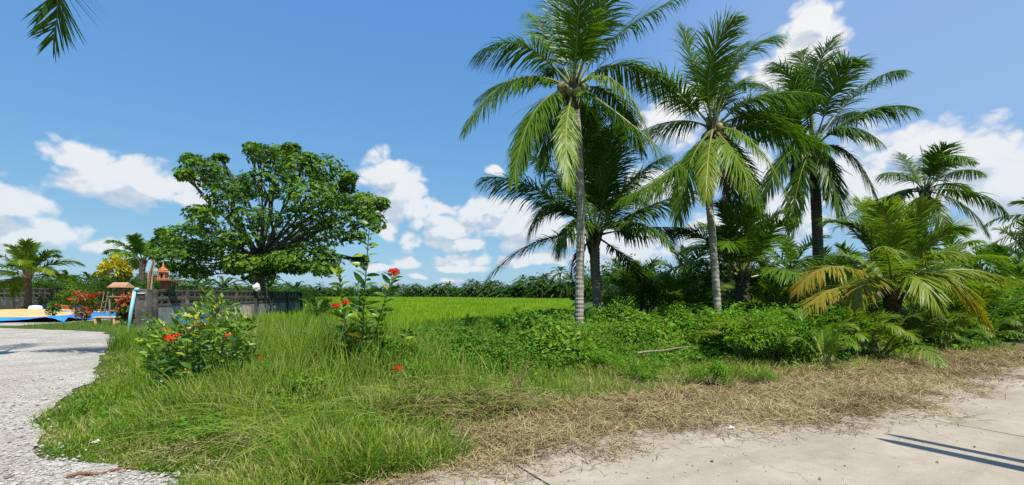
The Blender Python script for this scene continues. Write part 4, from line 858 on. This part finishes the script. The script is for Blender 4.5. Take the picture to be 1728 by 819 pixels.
def stem_with_leaves(root, pts, r0, step, L0, L1, yellow=.05, start=.25, seed=0, every=2, crown=3):
    r = np.random.default_rng(seed); pts = np.array(pts, float); n = 24; t = np.linspace(0, 1, n); u = np.linspace(0, 1, len(pts))
    P = np.stack([np.interp(t, u, pts[:, i]) for i in range(3)], 1)
    for _ in range(4): P[1:-1] = (P[:-2]+2*P[1:-1]+P[2:])/4
    MB().tube(P, r0*(1-.7*t), 6, .5).obj('stem', M['stem'], root)
    L = np.linalg.norm(np.diff(P, axis=0), axis=1).sum(); m = int(L*(1-start)/step)
    for i in range(m):
        f = start+(1-start)*(i+.5)/m; p = np.array([np.interp(f, t, P[:, k_]) for k_ in range(3)]); T = P[min(n-1, int(f*n)+1)]-P[max(0, int(f*n)-1)]; T = T/np.linalg.norm(T)
        a0 = (i % 2)*math.pi/2+r.uniform(-.35, .35)+.4
        for s_ in range(every):
            a = a0+s_*math.pi; d = np.array([math.cos(a), math.sin(a), 0]); el = r.uniform(.0, .8)+.25*f
            y_ = r.random() < yellow
            put_leaf(root, IXY[r.integers(2)] if y_ else IX[min(3, int(r.integers(0, 3)+(f > .72)))], p, d+T*el, T+r.normal(0, .75, 3), (L0+(L1-L0)*f)*r.uniform(.8, 1.2), label='yellowing leaf' if y_ else None)
    for s_ in range(crown):
        a = s_*2.1+r.uniform(0, 1); put_leaf(root, IX[3], P[-1], [math.cos(a)*.5, math.sin(a)*.5, 1.0], [0, 0, 1], L1*r.uniform(.6, .9))
    return P[-1]
# the tall red ixora in the middle of the grass
Yi = 8.3; fi = W(628, 655, Yi); fi[2] = float(H(fi[0], fi[1]))
ix = thing('flowering_shrub', 'tall leggy ixora with one long leafy shoot and round red flower heads', 'shrub', tuple(fi))
loc = lambda px, py, dy=0: W(px, py, Yi+dy)-fi
stem_with_leaves(ix, [loc(606, 648), loc(612, 560), loc(616, 480), loc(626, 348)], .018, .07, .31, .22, .08, .28, 1)
tip = stem_with_leaves(ix, [loc(622, 645, .1), loc(634, 560, .1), loc(650, 505, .1), loc(665, 462, .1)], .013, .075, .26, .22, .16, .30, 2, crown=0)
def flower(root, p, me, s=1, label=None): o = link('flower_head', me, root, tuple(p)); o.scale = (s, s, s); o.rotation_euler = (R.uniform(-.3, .3), R.uniform(-.3, .3), R.uniform(0, 6)); o['label'] = label or 'round red flower head'; return o
flower(ix, tip+np.array([0, 0, .03]), FL_RED, 1.25)
tip = stem_with_leaves(ix, [loc(603, 645, -.1), loc(592, 590, -.1), loc(584, 545, -.1), loc(576, 520, -.1)], .012, .12, .26, .24, .1, .3, 3, crown=0); flower(ix, tip+np.array([0, -.25, .05]), FL_RED, .8); flower(ix, loc(584, 510, -.3), FL_RED, .75)
for j, (a, b_, c_) in enumerate([((612, 656), (600, 620), (588, 560)), ((620, 656), (622, 600), (612, 545)), ((634, 658), (640, 625), (630, 585)), ((640, 658), (660, 620), (700, 588)), ((618, 658), (612, 640), (606, 612)), ((590, 650), (580, 520), (572, 462)), ((640, 650), (665, 600), (690, 560)), ((600, 655), (572, 630), (560, 590)), ((630, 655), (628, 610), (622, 560)), ((615, 655), (605, 615), (592, 575)), ((640, 658), (650, 630), (655, 590)), ((645, 660), (660, 645), (668, 630)), ((625, 656), (640, 600), (652, 555)), ((595, 655), (590, 630), (580, 600))]):
    tip = stem_with_leaves(ix, [loc(*a), loc(*b_, R.uniform(-.3, .3)), loc(*c_, R.uniform(-.5, .4))], .010, .075, .23, .18, .14, .2, 20+j)
flower(ix, loc(671, 622, -1.3), FL_RED, .75)
# the orange-red flowering bush at the left
Yb = 7.6; fb = W(330, 668, Yb); fb[2] = float(H(fb[0], fb[1]))
bush = thing('flowering_shrub', 'spreading ixora bush with orange-red flowers and some yellow leaves left in the tall grass', 'shrub', tuple(fb))
lb = lambda px, py, dy=0: W(px, py, Yb+dy)-fb
rb = np.random.default_rng(42)
for j in range(48):
    px = 232+ (j+.5)/48*200+rb.uniform(-6, 6); topy = 556-38*math.exp(-((px-350)/55)**2)+rb.uniform(-14, 46)+ (18 if px < 270 else 0); dy = rb.uniform(-.9, .9)
    stem_with_leaves(bush, [lb(330+(px-330)*.35, 672, dy*.4), lb(330+(px-330)*.75, 625, dy*.8), lb(px, topy, dy)], .009, .08, .19, .16, .06, .25, 100+j, crown=3)
for j, (px, py, dy, s) in enumerate([(288, 571, -.7, 1.0), (318, 556, -.3, .75), (341, 548, 0, .75), (385, 569, -.4, .9), (330, 553, -.6, .5), (278, 556, .3, .6), (300, 566, -.6, .5), (440, 605, -.3, .4)]): flower(bush, lb(px, py, dy), FL_OR, s*1.05, 'orange-red flower head')
# a few more leafy sprigs at the wall (left of bush and above it)
for j, (px, yb, yt, d) in enumerate([(360, 600, 496, 9.2), (388, 600, 505, 9.0), (262, 590, 535, 10.5)]):
    f0 = W(px, yb, d); f0[2] = float(H(f0[0], f0[1])); s0 = thing('sapling', ['tallest thin sapling rising before the block wall above the flowering bush', 'thin leafy sapling just right of the tallest one before the block wall', 'low leafy sapling at the foot of the concrete pillar'][j], 'sapling', tuple(f0), 'saplings before the block wall')
    for q_ in range(3): stem_with_leaves(s0, [[0, 0, 0], [.05*q_, 0, .5], np.array(W(px+(q_-1)*14, yt+q_*9, d)-f0)], .009, .08, .22, .19, .04, .35, 300+j*7+q_)
# yard plants: yellow croton, red-flowered shrubs
c_ = W(198, 458, 30)
cr = thing('croton', 'tall croton with a round head of bright yellow leaves', 'shrub', (c_[0], c_[1], 0))
rc = np.random.default_rng(6); b = MB()
for i in range(30):
    u0 = unit(rc.normal(size=3)+[0, 0, .5]); p0 = u0*[.80, .80, .62]*rc.uniform(.5, 1.0)+[0, -.1, c_[2]]; n = 26
    u = unit(u0*.9+rc.normal(0, .75, (n, 3))+[0, 0, .25]); b.leaves(p0+u*.03, u, unit([0, 0, 1.]-u*.2+rc.normal(0, .2, (n, 3))), rc.uniform(.32, .52, n), .12, np.clip(rc.normal(.62, .2, n)+.1*rc.normal(), 0, 1), fold=.3)
b.obj('leaf_head', M['croton'], cr)
leaf_cloud(800, [(0, 0, 2.0), (.4, 0, 1.6), (-.5, .2, 1.5), (.1, -.2, 1.0)], [(.8, .7, .6)]*4, .22, 66, shell=.2).obj('foliage', M['shrub'], cr); MB().tube([[0, 0, 0], [0, 0, c_[2]]], [.06, .04], 6).obj('stem', M['stem'], cr)
def yard_plant(px, d, h, w, label, flowers=(), mat='red_leaf', seed=0, n=700, group=None):
    r = np.random.default_rng(seed); x = (px-CX)/F_PX*d; root = thing('flowering_shrub', label, 'shrub', (x, d, 0), group)
    k = 7; cen = np.stack([r.normal(0, w*.35, k), r.normal(0, w*.35, k), r.uniform(.3, .85, k)*h], 1); rad = np.stack([np.full(k, w*.35), np.full(k, w*.35), np.full(k, h*.18)], 1)
    half = leaf_cloud(n, cen, rad, .20, seed+1, shell=.15, tint=(.1, .9)); half.obj('foliage', M[mat], root)
    leaf_cloud(n//2, cen*[1, 1, .8], rad, .20, seed+2, shell=.15).obj('lower_foliage', M['shrub'], root)
    sm_ = MB()
    for c2 in cen: sm_.tube([[0, 0, 0], c2*[.5, .5, .5], c2], [.03, .02, .01], 4)
    sm_.obj('stem', M['stem'], root)
    for (fx, fy, s) in flowers: p = W(fx, fy, d-.5)-np.array([x, d, 0]); flower(root, p, FL_RED if s > 2.4 else FL_OR, s, 'bunch of red-orange flowers')
yard_plant(222, 25.2, 2.1, 1.0, 'tall red and orange leaved shrub beside the concrete pillar', [(208, 510, 2.6), (212, 526, 2.2), (225, 500, 2), (200, 524, 2.0)], seed=200, n=1100)
yard_plant(146, 36, 1.9, 1.3, 'shrub with bunches of bright red flowers on the grass before the tarpaulin', [(140, 502, 3.6), (152, 500, 4), (146, 508, 3.4), (135, 507, 3)], 'shrub', 210)
yard_plant(170, 35, 2.0, 1.4, 'reddish leafy shrub between the red-flowered shrub and the shrine stand', [(170, 495, 2)], 'red_leaf', 220)
yard_plant(123, 42, 2.6, 1.3, 'dark shrub with a few orange flowers by the back wall', [(127, 492, 2.3), (118, 505, 2.4)], 'shrub', 230)
yard_plant(90, 29, 1.5, .55, 'spindly young plant on the grass edge of the blue tarpaulin', [(96, 515, 1.5)], 'shrub', 240, 160)
yard_plant(145, 28, 1.1, .6, 'small low plant on the grass right of the spindly plant', [(150, 528, 1.7)], 'red_leaf', 250, 200)

# ------------------------------------------------------------------ ground cover (things nobody could count)
def polar(n, r0, r1, az0=-52, az1=52, pw=1.0, seed=0):
    """points around the camera's place, thinning with distance"""
    r = np.random.default_rng(seed); u = r.random(n); d = r0*(r1/r0)**u if pw == 1 else (r0**(1-pw)+u*(r1**(1-pw)-r0**(1-pw)))**(1/(1-pw))
    a = np.radians(r.uniform(az0, az1, n)); return d*np.sin(a), d*np.cos(a), r
FOOT = [(1.95, 13.8)]
def zones(x, y):
    s, n = sn(x, y); gd = np.where(in_poly(x, y, GRAVEL), -1, poly_dist(x, y, GRAVEL, 0, 12))
    return s, n, gd
hw = lambda s: 1.65+.25*np.sin(s*.9+1)+.18*np.sin(s*2.3)-.60*sm(s, 5, 8)-.55*sm(s, 11, 17)
# dry mown hay along the road edge
r = np.random.default_rng(1); m = 340000; s = -2.6+20.5*r.random(m)**1.35; n = r.uniform(-1.9, 2.9, m); sp_ = -.92*sm(s, .8, 7.5)
x = RO[0]+s*RS[0]+n*RN[0]; y = RO[1]+s*RS[1]+n*RN[1]; gd = zones(x, y)[2]
wob = .75*(vn(s, s*0, .8, 2)-.5)+.5*(vn(s, n, 2.5, 3)-.5)
pr = (.16*sm(n, -.75+sp_+wob, -.1+sp_+wob)+.84*sm(n, -.35+.8*sp_+wob, .25+.8*sp_+wob)**1.2)*(1-sm(n, hw(s)-.1+.5*(s < 2.5), hw(s)+.6+.6*(s < 2.5))*.9)*sm(s, -2.4, .4)*(gd > .1)*(1-.8*(1-sm(np.abs(n-.42-.2*np.sin(s*2)), .2, .7))*(1-sm(s, .0, .9)))
pr = pr*(.35+.65*sm(vn(x, y, 2.6, 7), .2, .55))+.006*(n < 0)*(n > -.9)
k = (r.random(m) < pr*(1-.93*np.exp(-((n-1.40-.12*np.sin(s*2.1))/.13)**2)*sm(s, .3, .8)*(1-sm(s, 1.7, 2.2)))) & (y > 3.4); x, y, n, s = x[k], y[k], n[k], s[k]; m = len(x); pile = .012+.13*sm(n, -.1, .9)*vn(x, y, 2.2, 8)
a = r.uniform(0, 6.28, m); el = r.normal(.05, .28, m); D = np.stack([np.cos(a)*np.cos(el), np.sin(a)*np.cos(el), np.sin(el)], 1)
z = np.where(n < .03, .036, H(x, y))+r.random(m)*pile+.006
side = np.cross(D, unit(np.array([0, 0, 1.])+r.normal(0, .5, (m, 3))))
lay = np.clip(.56+.5*(vn(x, y, 1.2, 5)-.5)+r.normal(0, .19, m), 0, .86)
MB().strips(np.stack([x, y, z], 1), D, side, r.uniform(.05, .24, m)*(1+.03*y), .0052*(1+.07*y), r.uniform(-.2, .45, m), 2, np.where(r.random(m) < .17, r.uniform(.88, 1, m), lay), prof=[1, .85]).obj('mown_hay', M['hay'], kind='stuff', label='dry tan mown grass lying along the road edge')
# grasses
G_ = MB(); cnt = 0
def grass(n, r0, r1, az0, az1, fn, seed, pw=1.0, mb=None, clump=1, spread=.06):
    x, y, r = polar(n//clump, r0, r1, az0, az1, pw, seed)
    ca = cr_ = None
    if clump > 1:
        x, y = np.repeat(x, clump), np.repeat(y, clump); n = len(x); ca = r.uniform(0, 6.28, n); cr_ = np.abs(r.normal(0, 1, n))*spread*(1+.03*y); x = x+np.cos(ca)*cr_; y = y+np.sin(ca)*cr_
        hk = np.repeat(r.uniform(.55, 1.25, n//clump), clump); tk = np.repeat(r.normal(0, .11, n//clump), clump)
    s, nn, gd = zones(x, y)
    pr, h, tint, wid, dr, lean = fn(x, y, s, nn, gd, r); k = r.random(n) < pr*(1-.97*np.exp(-(((x+4.95)/.36)**2+((y-6.72)/.26)**2)**2))
    if clump > 1: h = h*hk; tint = tint+tk; ca = ca[k]
    x, y, h, tint = x[k], y[k], h[k], tint[k]; wid = wid[k] if np.ndim(wid) else wid; dr = dr[k] if np.ndim(dr) else dr; lean = lean[k] if np.ndim(lean) else lean
    m = len(x); a = r.uniform(0, 6.28, m) if ca is None else ca+r.normal(0, .5, m); le = np.abs(r.normal(0, 1, m))*lean+(.12 if clump > 1 else 0)
    D = np.stack([np.cos(a)*le, np.sin(a)*le, np.ones(m)], 1)
    # blades turn broadside at random
    b_ = r.uniform(0, 6.28, m); side = np.stack([np.cos(b_), np.sin(b_), 0*b_], 1)
    (mb or G_).strips(np.stack([x, y, H(x, y)-.02], 1), D, side, h*r.uniform(.6, 1.2, m), wid*r.uniform(.7, 1.3, m), dr*r.uniform(.5, 1.4, m), 3, np.clip(tint+r.normal(0, .1, m), 0, 1))
    return m
XX = lambda x, y: x+.62*np.clip(y-7.6, 0, 2.4)+.28*np.maximum(y-10, 0)
def f_tall(x, y, s, n, gd, r):
    w = sm(n, 1.0+.3*np.sin(s*3)+.85*sm(s, -1.0, .3), 2.0+.85*sm(s, -1.0, .3))*(1-sm(XX(x, y), -1.2, .1))*sm(gd, .25, 1.6)*(1-sm(y, 21, 24))*(x > -14.6)
    fr = 1-.72*np.exp(-((x+2.0)**2+(y-7.0)**2)/1.2)-.78*np.exp(-((x+4.35)**2+(y-6.5)**2)/1.5)
    w = w*(.25+.75*sm(vn(x, y, 1.3, 2), .25, .6)); h = 1.18*fr*(.34+.45*vn(x, y, .8, 5)+.30*sm(y, 6.5, 9))*(.40+.60*sm(n, 1.3, 3.2))*(.45+.55*sm(gd, .3, 2.6))*(1-.68*sm(y, 8.6, 13))
    return w, h, .20+.42*vn(x, y, .9, 6)+(r.random(len(x)) < .22)*.36, .0085*(1+.045*y), 1.1, .36
grass(84000, 4.2, 24, -47, 10, f_tall, 2, 1.2, clump=42, spread=.085); grass(26000, 4.2, 24, -47, 10, f_tall, 32)
def f_tuss(x, y, s, n, gd, r):                  # big single tussocks standing out of it
    w = sm(n, 1.5+.9*sm(s, -1.0, .3), 2.2+.9*sm(s, -1.0, .3))*(1-sm(XX(x, y), -1.5, -.6))*sm(gd, .8, 1.6)*(y < 13)*(x > -13)
    fr = 1-.85*np.exp(-((x+2.0)**2+(y-7.0)**2)/1.3)-.9*np.exp(-((x+4.35)**2+(y-6.5)**2)/1.7)
    tall = 1+.45*np.exp(-((x+3.2)/.9)**2-((y-7.6)/1.6)**2)
    return w*fr, tall*fr*(.62+.3*vn(x, y, .8, 15))*(.6+.4*sm(n, 1.6, 3)), .22+.40*vn(x, y, 1.1, 6)+(r.random(len(x)) < .22)*.32, .009*(1+.03*y), 1.3, .40
grass(19000, 4.8, 13, -44, 4, f_tuss, 33, 1.2, clump=100, spread=.06)
def f_short(x, y, s, n, gd, r):
    w = sm(gd, -.12, .16)*(1-.6*sm(gd, 2.2, 3.4))*(1-sm(s, -.2, 1.4))*sm(n, -.05, .3)*(.65+.35*sm(vn(x, y, 3, 4), .2, .5))*(y < 20)
    return w, .10+.28*sm(gd, .1, 1.3)*(.3+1.0*vn(x, y, 1.6, 1)), .18+.50*vn(x, y, 1.5, 2)+(r.random(len(x)) < .22)*.36, .0085*(1+.05*y), 1.1, .75
grass(240000, 4.0, 20, -52, -6, f_short, 3, 1.3, clump=12, spread=.05)
def f_edge(x, y, s, n, gd, r):                  # fringe between road and long grass, bottom centre
    w = (1-sm(np.abs(n-.42-.2*np.sin(s*2)), .15, .65))*sm(s, -1.9, -1.0)*(1-sm(s, .1, 1.0))*(.15+.85*sm(vn(x, y, 2.2, 9), .35, .6))
    return w, .09+.16*vn(x, y, 2, 2), .35+.35*vn(x, y, 2, 5), .0055, .6, .55
grass(36000, 4.0, 7, -35, 12, f_edge, 4, clump=14, spread=.05)
def f_mid(x, y, s, n, gd, r):                   # the green strip behind the hay, right half
    w = sm(n, hw(s)-.35, hw(s)+.25)*(1-sm(n, hw(s)+2.2, hw(s)+4.2))*sm(s, .9, 2.2)*(.35+.65*sm(vn(x, y, 1.5, 3), .25, .55))
    return w, .16+.26*vn(x, y, 1.1, 7), .42+.3*vn(x, y, .8, 2)+(r.random(len(x)) < .14)*.3, .007*(1+.05*y), 1.1, .55
grass(96000, 5.0, 19, -14, 52, f_mid, 5, clump=20, spread=.07)
def f_back(x, y, s, n, gd, r):                  # grass running back beside wall and field, and the yard's lawn
    w = ((x > -14.6) & (x < -5) & (y > 13) & (y < 36) & ~((x > -6.5) & (y > 16))).astype(float)*.8+(in_poly(x, y, [(-25.5, 26.4), (-24.6, 22.6), (-17.4, 20.4), (-15.8, 20), (-15.8, 30), (-28, 33.5)])).astype(float)
    return w*(gd > 0), np.where(x > -14.8, .42+.3*vn(x, y, .6, 4), .10+.1*vn(x, y, .8, 4)), .30+.25*vn(x, y, .6, 6), .012*(1+.02*y), .7, .4
grass(30000, 13, 38, -46, -14, f_back, 6)
def f_hedge(x, y, s, n, gd, r):
    w = sm(n, 4.2, 5)*(1-sm(y, 13.5, 15))*sm(x+.28*(y-9), -2.6, -1.9)*(vn(x, y, .9, 13) > .45)
    return w, .45+.55*vn(x, y, .7, 6), .22+.4*vn(x, y, .8, 3), .016, .9, .35
grass(16000, 8, 19, -20, 42, f_hedge, 41, 1, clump=40, spread=.07)
G_.obj('wild_grass', M['grass'], kind='stuff', label='green and straw-coloured wild grass on the verge')
# long stems fallen over the cut edge and a few seed stalks
x, y, r = polar(1700, 4.6, 9, -40, 14, 1, 7); s, n, gd = zones(x, y); k = (n > .9) & (n < 2.4) & (s > -2.5) & (s < 3) & (gd > .6); x, y = x[k], y[k]; m = len(x)
a = r.normal(TH+3.3, .95, m); D = np.stack([np.cos(a), np.sin(a), r.uniform(.1, .5, m)], 1)
b = MB().strips(np.stack([x, y, H(x, y)+r.uniform(.05, .3, m)], 1), D, np.cross(D, [0, 0, 1.])+[0, 0, .3], r.uniform(.5, 1.2, m), .006, .8, 4, r.uniform(.45, .95, m), prof=[1, .9, .8, .6])
x, y, r = polar(1300, 5, 15, -45, 5, 1, 8); s, n, gd = zones(x, y); k = (n > 1.8) & (gd > 1) & (x < -.3) & (x > -14.5) & ((x+4.4)**2+(y-6.6)**2 > 1.7) & ((x+2.0)**2+(y-7.1)**2 > 1.1) & (XX(x, y) < -.9); x, y = x[k], y[k]; m = len(x)
D = np.stack([r.normal(0, .2, m), r.normal(0, .2, m), np.ones(m)], 1); b.strips(np.stack([x, y, H(x, y)], 1), D, np.stack([np.ones(m), 0*x, 0*x], 1), r.uniform(.7, 1.25, m), .006, .35, 4, r.uniform(.55, .9, m), prof=[.8, .7, .7, 1.1])
b.obj('grass_stalks', M['grass'], kind='stuff', label='long fallen and seeding grass stalks')
# creeping weeds: mounded hedge before the field and the undergrowth on the right
C_ = MB()
def weeds(n, r0, r1, az0, az1, fn, seed, size):
    x, y, r = polar(n, r0, r1, az0, az1, 1, seed); s, nn, gd = zones(x, y); pr, h, tint = fn(x, y, s, nn, gd); k = r.random(n) < pr; x, y, h, tint = x[k], y[k], h[k], tint[k]; m = len(x)
    z = H(x, y)+h*(1-r.random(m)**1.7*.9)+.02; P = np.stack([x, y, z], 1)
    N = unit(np.array([0, -.25, 1.])+r.normal(0, .5, (m, 3))); D = unit(np.cross(N, r.normal(size=(m, 3)))); L = size*r.uniform(.5, 1.3, m)*(1+.02*y)*(.55+.9*vn(x, y, .9, 12))
    C_.leaves(P, D, N, L, L*r.uniform(.55, .8, m), np.clip(tint+r.normal(0, .13, m), 0, 1))
def w_hedge(x, y, s, n, gd):
    top = sm(n, 3.7, 4.6)*(1-sm(y, 14.0, 15.5))*sm(x+.28*(y-9), -2.9, -2.1)*(1-sm(x, 3.5, 5))
    return top*(.35+.65*sm(vn(x, y, 1.1, 4), .2, .5)), (.14+.72*vn(x, y, .75, 6)**1.5)*(.5+.5*sm(n, 4, 5.5)), .30+.35*vn(x, y, .5, 9)
weeds(80000, 8.0, 17, -24, 22, w_hedge, 9, .075)
def w_right(x, y, s, n, gd):
    sh_ = 1.7*(1-sm(s, 7.5, 11.5)); top = sm(n, hw(s)+.35+sh_, hw(s)+1.2+sh_)*sm(s, 4.5, 6.5)*(1-sm(n, 10, 12))*(.45+.55*(n > .8))
    return top*(.3+.7*sm(vn(x, y, .9, 2), .25, .55)), (.20+1.15*vn(x, y, .7, 3)**1.3)*(.22+.78*sm(n-hw(s)-sh_, .5, 2.8)), .30+.5*vn(x, y, .6, 5)
weeds(105000, 9.0, 22, -2, 40, w_right, 10, .10); weeds(60000, 15.0, 40, 34, 54, w_right, 110, .12)
def w_sprinkle(x, y, s, n, gd):
    return sm(vn(x, y, 1.6, 8), .56, .72)*sm(n, 1.3, 2.2)*(gd > .4)*(1-sm(n, 8, 10))*.75, .12+.3*vn(x, y, 1.4, 3)*sm(n, 1.5, 3), .35+.3*vn(x, y, 1, 2)
weeds(80000, 4.4, 16, -46, 50, w_sprinkle, 11, .05)
C_.obj('creeping_weeds', M['weed'], kind='stuff', label='leafy creeping weeds and vines mounded over the ground')
# single clumps one can pick out in the strip behind the hay
for i, (px, py, s_) in enumerate([(1200, 655, .38), (1085, 640, .30), (1290, 648, .22), (850, 640, .32), (1020, 628, .34), (720, 668, .28)]):
    xg, yg = G(px, py); o = thing('weed_clump', ['dark leafy weed clump at the edge of the dry hay right of centre', 'pale green leafy weed clump left of the dark clump', 'low flat light green weed by the hay edge', 'leafy weed clump on the brown bank', 'yellow-green weed clump right of the slender palm foot', 'small leafy weed near the red fallen flower'][i], 'weed', (xg, yg, float(H(xg, yg))), None, i, SHR[i % 4]); o.scale = (s_, s_, s_*.8)
# rice
RB = MB()
def rice(n, r0, r1, seed, pw):
    x, y, r = polar(n, r0, r1, -52, 30, pw, seed)
    ok = (y > 14.6+.5*np.sin(x)+ 9*sm(-x, 5.5, 7.5)) & (x > np.where(y < 54, -14.0+3*(y < 26), -1e3)) & (x < 1.2+.11*y) & (y < 236-1.0*np.clip(x+50, 0, 95))
    x, y = x[ok], y[ok]; m = len(x); a = r.uniform(0, 6.28, m); le = np.abs(r.normal(0, .22, m)); D = np.stack([np.cos(a)*le, np.sin(a)*le, np.ones(m)], 1)
    b_ = r.normal(0, .6, m); side = np.stack([np.cos(b_), np.sin(b_), 0*b_], 1)
    h = (.62+.14*vn(x, y, .35, 3))*np.where(y < 40, 1, .92)
    RB.strips(np.stack([x, y, 0*x], 1), D, side, h*r.uniform(.75, 1.15, m), .009+.0021*y, r.uniform(.1, .7, m), 2, np.clip(.42+.35*vn(x, y*.35, .25, 2)+.1*vn(x, y, 2, 3)+r.normal(0, .12, m)+.12*sm(y, 20, 60), 0, 1), prof=[.8, .9])
rice(82000, 14.0, 240, 12, 1.35); rice(34000, 40, 245, 13, 1.0)
RB.obj('rice_plants', M['rice'], kind='stuff', label='bright yellow-green rice standing in the field')
# stones on the gravel
def stone_cover():
    x, y, r = polar(22000, 3.9, 13, -62, -18, 1.6, 14); k = in_poly(x, y, GRAVEL) | (r.random(len(x)) < .35)*(zones(x, y)[2] < .22)*(zones(x, y)[1] > 0); x, y = x[k], y[k]; m = len(x)
    base = np.array([[1, 0, 0], [-1, 0, 0], [0, 1, 0], [0, -1, 0], [0, 0, 1], [0, 0, -1]], float); F = np.array([[0, 2, 4], [2, 1, 4], [1, 3, 4], [3, 0, 4], [2, 0, 5], [1, 2, 5], [3, 1, 5], [0, 3, 5]])
    sz = r.lognormal(-4.5, .45, m); V = base[None]*sz[:, None, None]*r.uniform(.55, 1.25, (m, 6, 1))*np.array([1, 1, .62]); a = r.uniform(0, 6.28, m); c_, s_ = np.cos(a)[:, None], np.sin(a)[:, None]
    V = np.stack([V[..., 0]*c_-V[..., 1]*s_, V[..., 0]*s_+V[..., 1]*c_, V[..., 2]], -1)+r.normal(0, .1, (m, 6, 3))*sz[:, None, None]; V += np.stack([x, y, .014+sz*.3], 1)[:, None]
    MB().add(V.reshape(-1, 3), (np.arange(m)[:, None, None]*6+F[None]).reshape(-1, 3), np.repeat(np.clip(r.normal(.55, .22, m), 0, 1), 6)).obj('gravel_stones', M['stone'], kind='stuff', label='loose pale crushed stones on the driveway')
stone_cover()
def road_bits():
    r = np.random.default_rng(19); m = 1500; s = -2+17*r.random(m)**1.6; n = -np.abs(r.normal(0, 1.1, m)); x = RO[0]+s*RS[0]+n*RN[0]; y = RO[1]+s*RS[1]+n*RN[1]
    base = np.array([[1, 0, 0], [-1, 0, 0], [0, 1, 0], [0, -1, 0], [0, 0, 1], [0, 0, -1]], float); F = np.array([[0, 2, 4], [2, 1, 4], [1, 3, 4], [3, 0, 4], [2, 0, 5], [1, 2, 5], [3, 1, 5], [0, 3, 5]])
    sz = r.lognormal(-5.3, .5, m); V = base[None]*sz[:, None, None]*r.uniform(.6, 1.3, (m, 6, 1)); V = V+r.normal(0, .15, V.shape)*sz[:, None, None]; V += np.stack([x, y, .036+sz*.4], 1)[:, None]
    MB().add(V.reshape(-1, 3), (np.arange(m)[:, None, None]*6+F[None]).reshape(-1, 3), np.repeat(np.clip(r.normal(.35, .25, m), 0, 1), 6)).obj('road_grit', M['stone'], kind='stuff', label='fine grit and small stones scattered on the concrete road')
road_bits()
# sticks, stalks, litter
def stick(label, p, q, r0, mat='wood', name='stick'):
    t_ = thing(name, label, 'stick', (p[0], p[1], 0)); v = np.array([q[0]-p[0], q[1]-p[1]]); u = np.linspace(0, 1, 9)
    MB().tube(np.stack([v[0]*u+.03*np.sin(u*7), v[1]*u+.02*np.sin(u*11), p[2]+(q[2]-p[2])*u+.01*np.sin(u*9)], 1), r0*(1-.5*u), 6).obj('wood', M[mat], t_)
stick('dry fallen stick lying on the gravel by the grass corner', (*G(112, 811), .035), (*G(232, 795), .03), .014, 'wood_brown')
stick('fallen dry branch lying in weeds between the two slender palms', (*G(1075, 612), .22), (*G(1165, 606), .30), .03)
st = thing('dead_stalks', 'upright dry tan stalk clump at the end of the cut bank', 'plant', (*G(868, 690), 0)); b = MB()
for i in range(16):
    a = R.uniform(-.28, .28); b.tube([[R.normal(0, .05), R.normal(0, .05), -.05], [R.normal(.03, .05), R.normal(0, .05), .3], [a*.7+.08, R.normal(0, .1), R.uniform(.45, .85)]], [.006, .005, .002], 4)
b.obj('stalk', M['hay'], st)
for i, (px, py) in enumerate([(937, 692), (1172, 708), (1204, 706), (1235, 730), (163, 755), (588, 770)]):
    xg, yg = G(px, py); t_ = thing('litter', ['white crumpled wrapper in the hay below the slender palm', 'small white scrap in the hay left of a second scrap', 'small white scrap in the hay right of a first scrap', 'torn plastic scrap at the road edge', 'grey-white scrap in the short grass by the gravel', 'tiny pale scrap in the grass fringe bottom centre'][i], 'litter', (xg, yg, max(.05, float(H(xg, yg))+.06)), None, i)
    V = R.normal(0, .018, (9, 3))*[1.4, .9, .5]; t2 = np.array([[0, 1, 2], [2, 1, 3], [3, 4, 2], [4, 5, 2], [5, 6, 0], [6, 7, 1], [7, 8, 3]]); MB().add(V, t2).obj('scrap', M['plastic'], t_)
# two slim posts added out of view to cast the shadow stripes on the slab
for i, (dx, dy, hgt, r0, lab) in enumerate([(0, 0, 4.5, .115, 'thicker unseen grey post added to cast the road shadow'), (.25, .13, 4.6, .08, 'thinner unseen grey post added beside the thicker shadow caster')]):
    p = thing('post', lab, 'post', (5.54+dx, 2.83+dy, 0)); MB().tube([[0, 0, -.3], [0, 0, hgt*.6], [0, 0, hgt-.3], [0, 0, hgt]], [r0, r0*.85, r0*.72, r0*.25], 10).obj('shaft', M['concrete_old'], p, smooth=True)
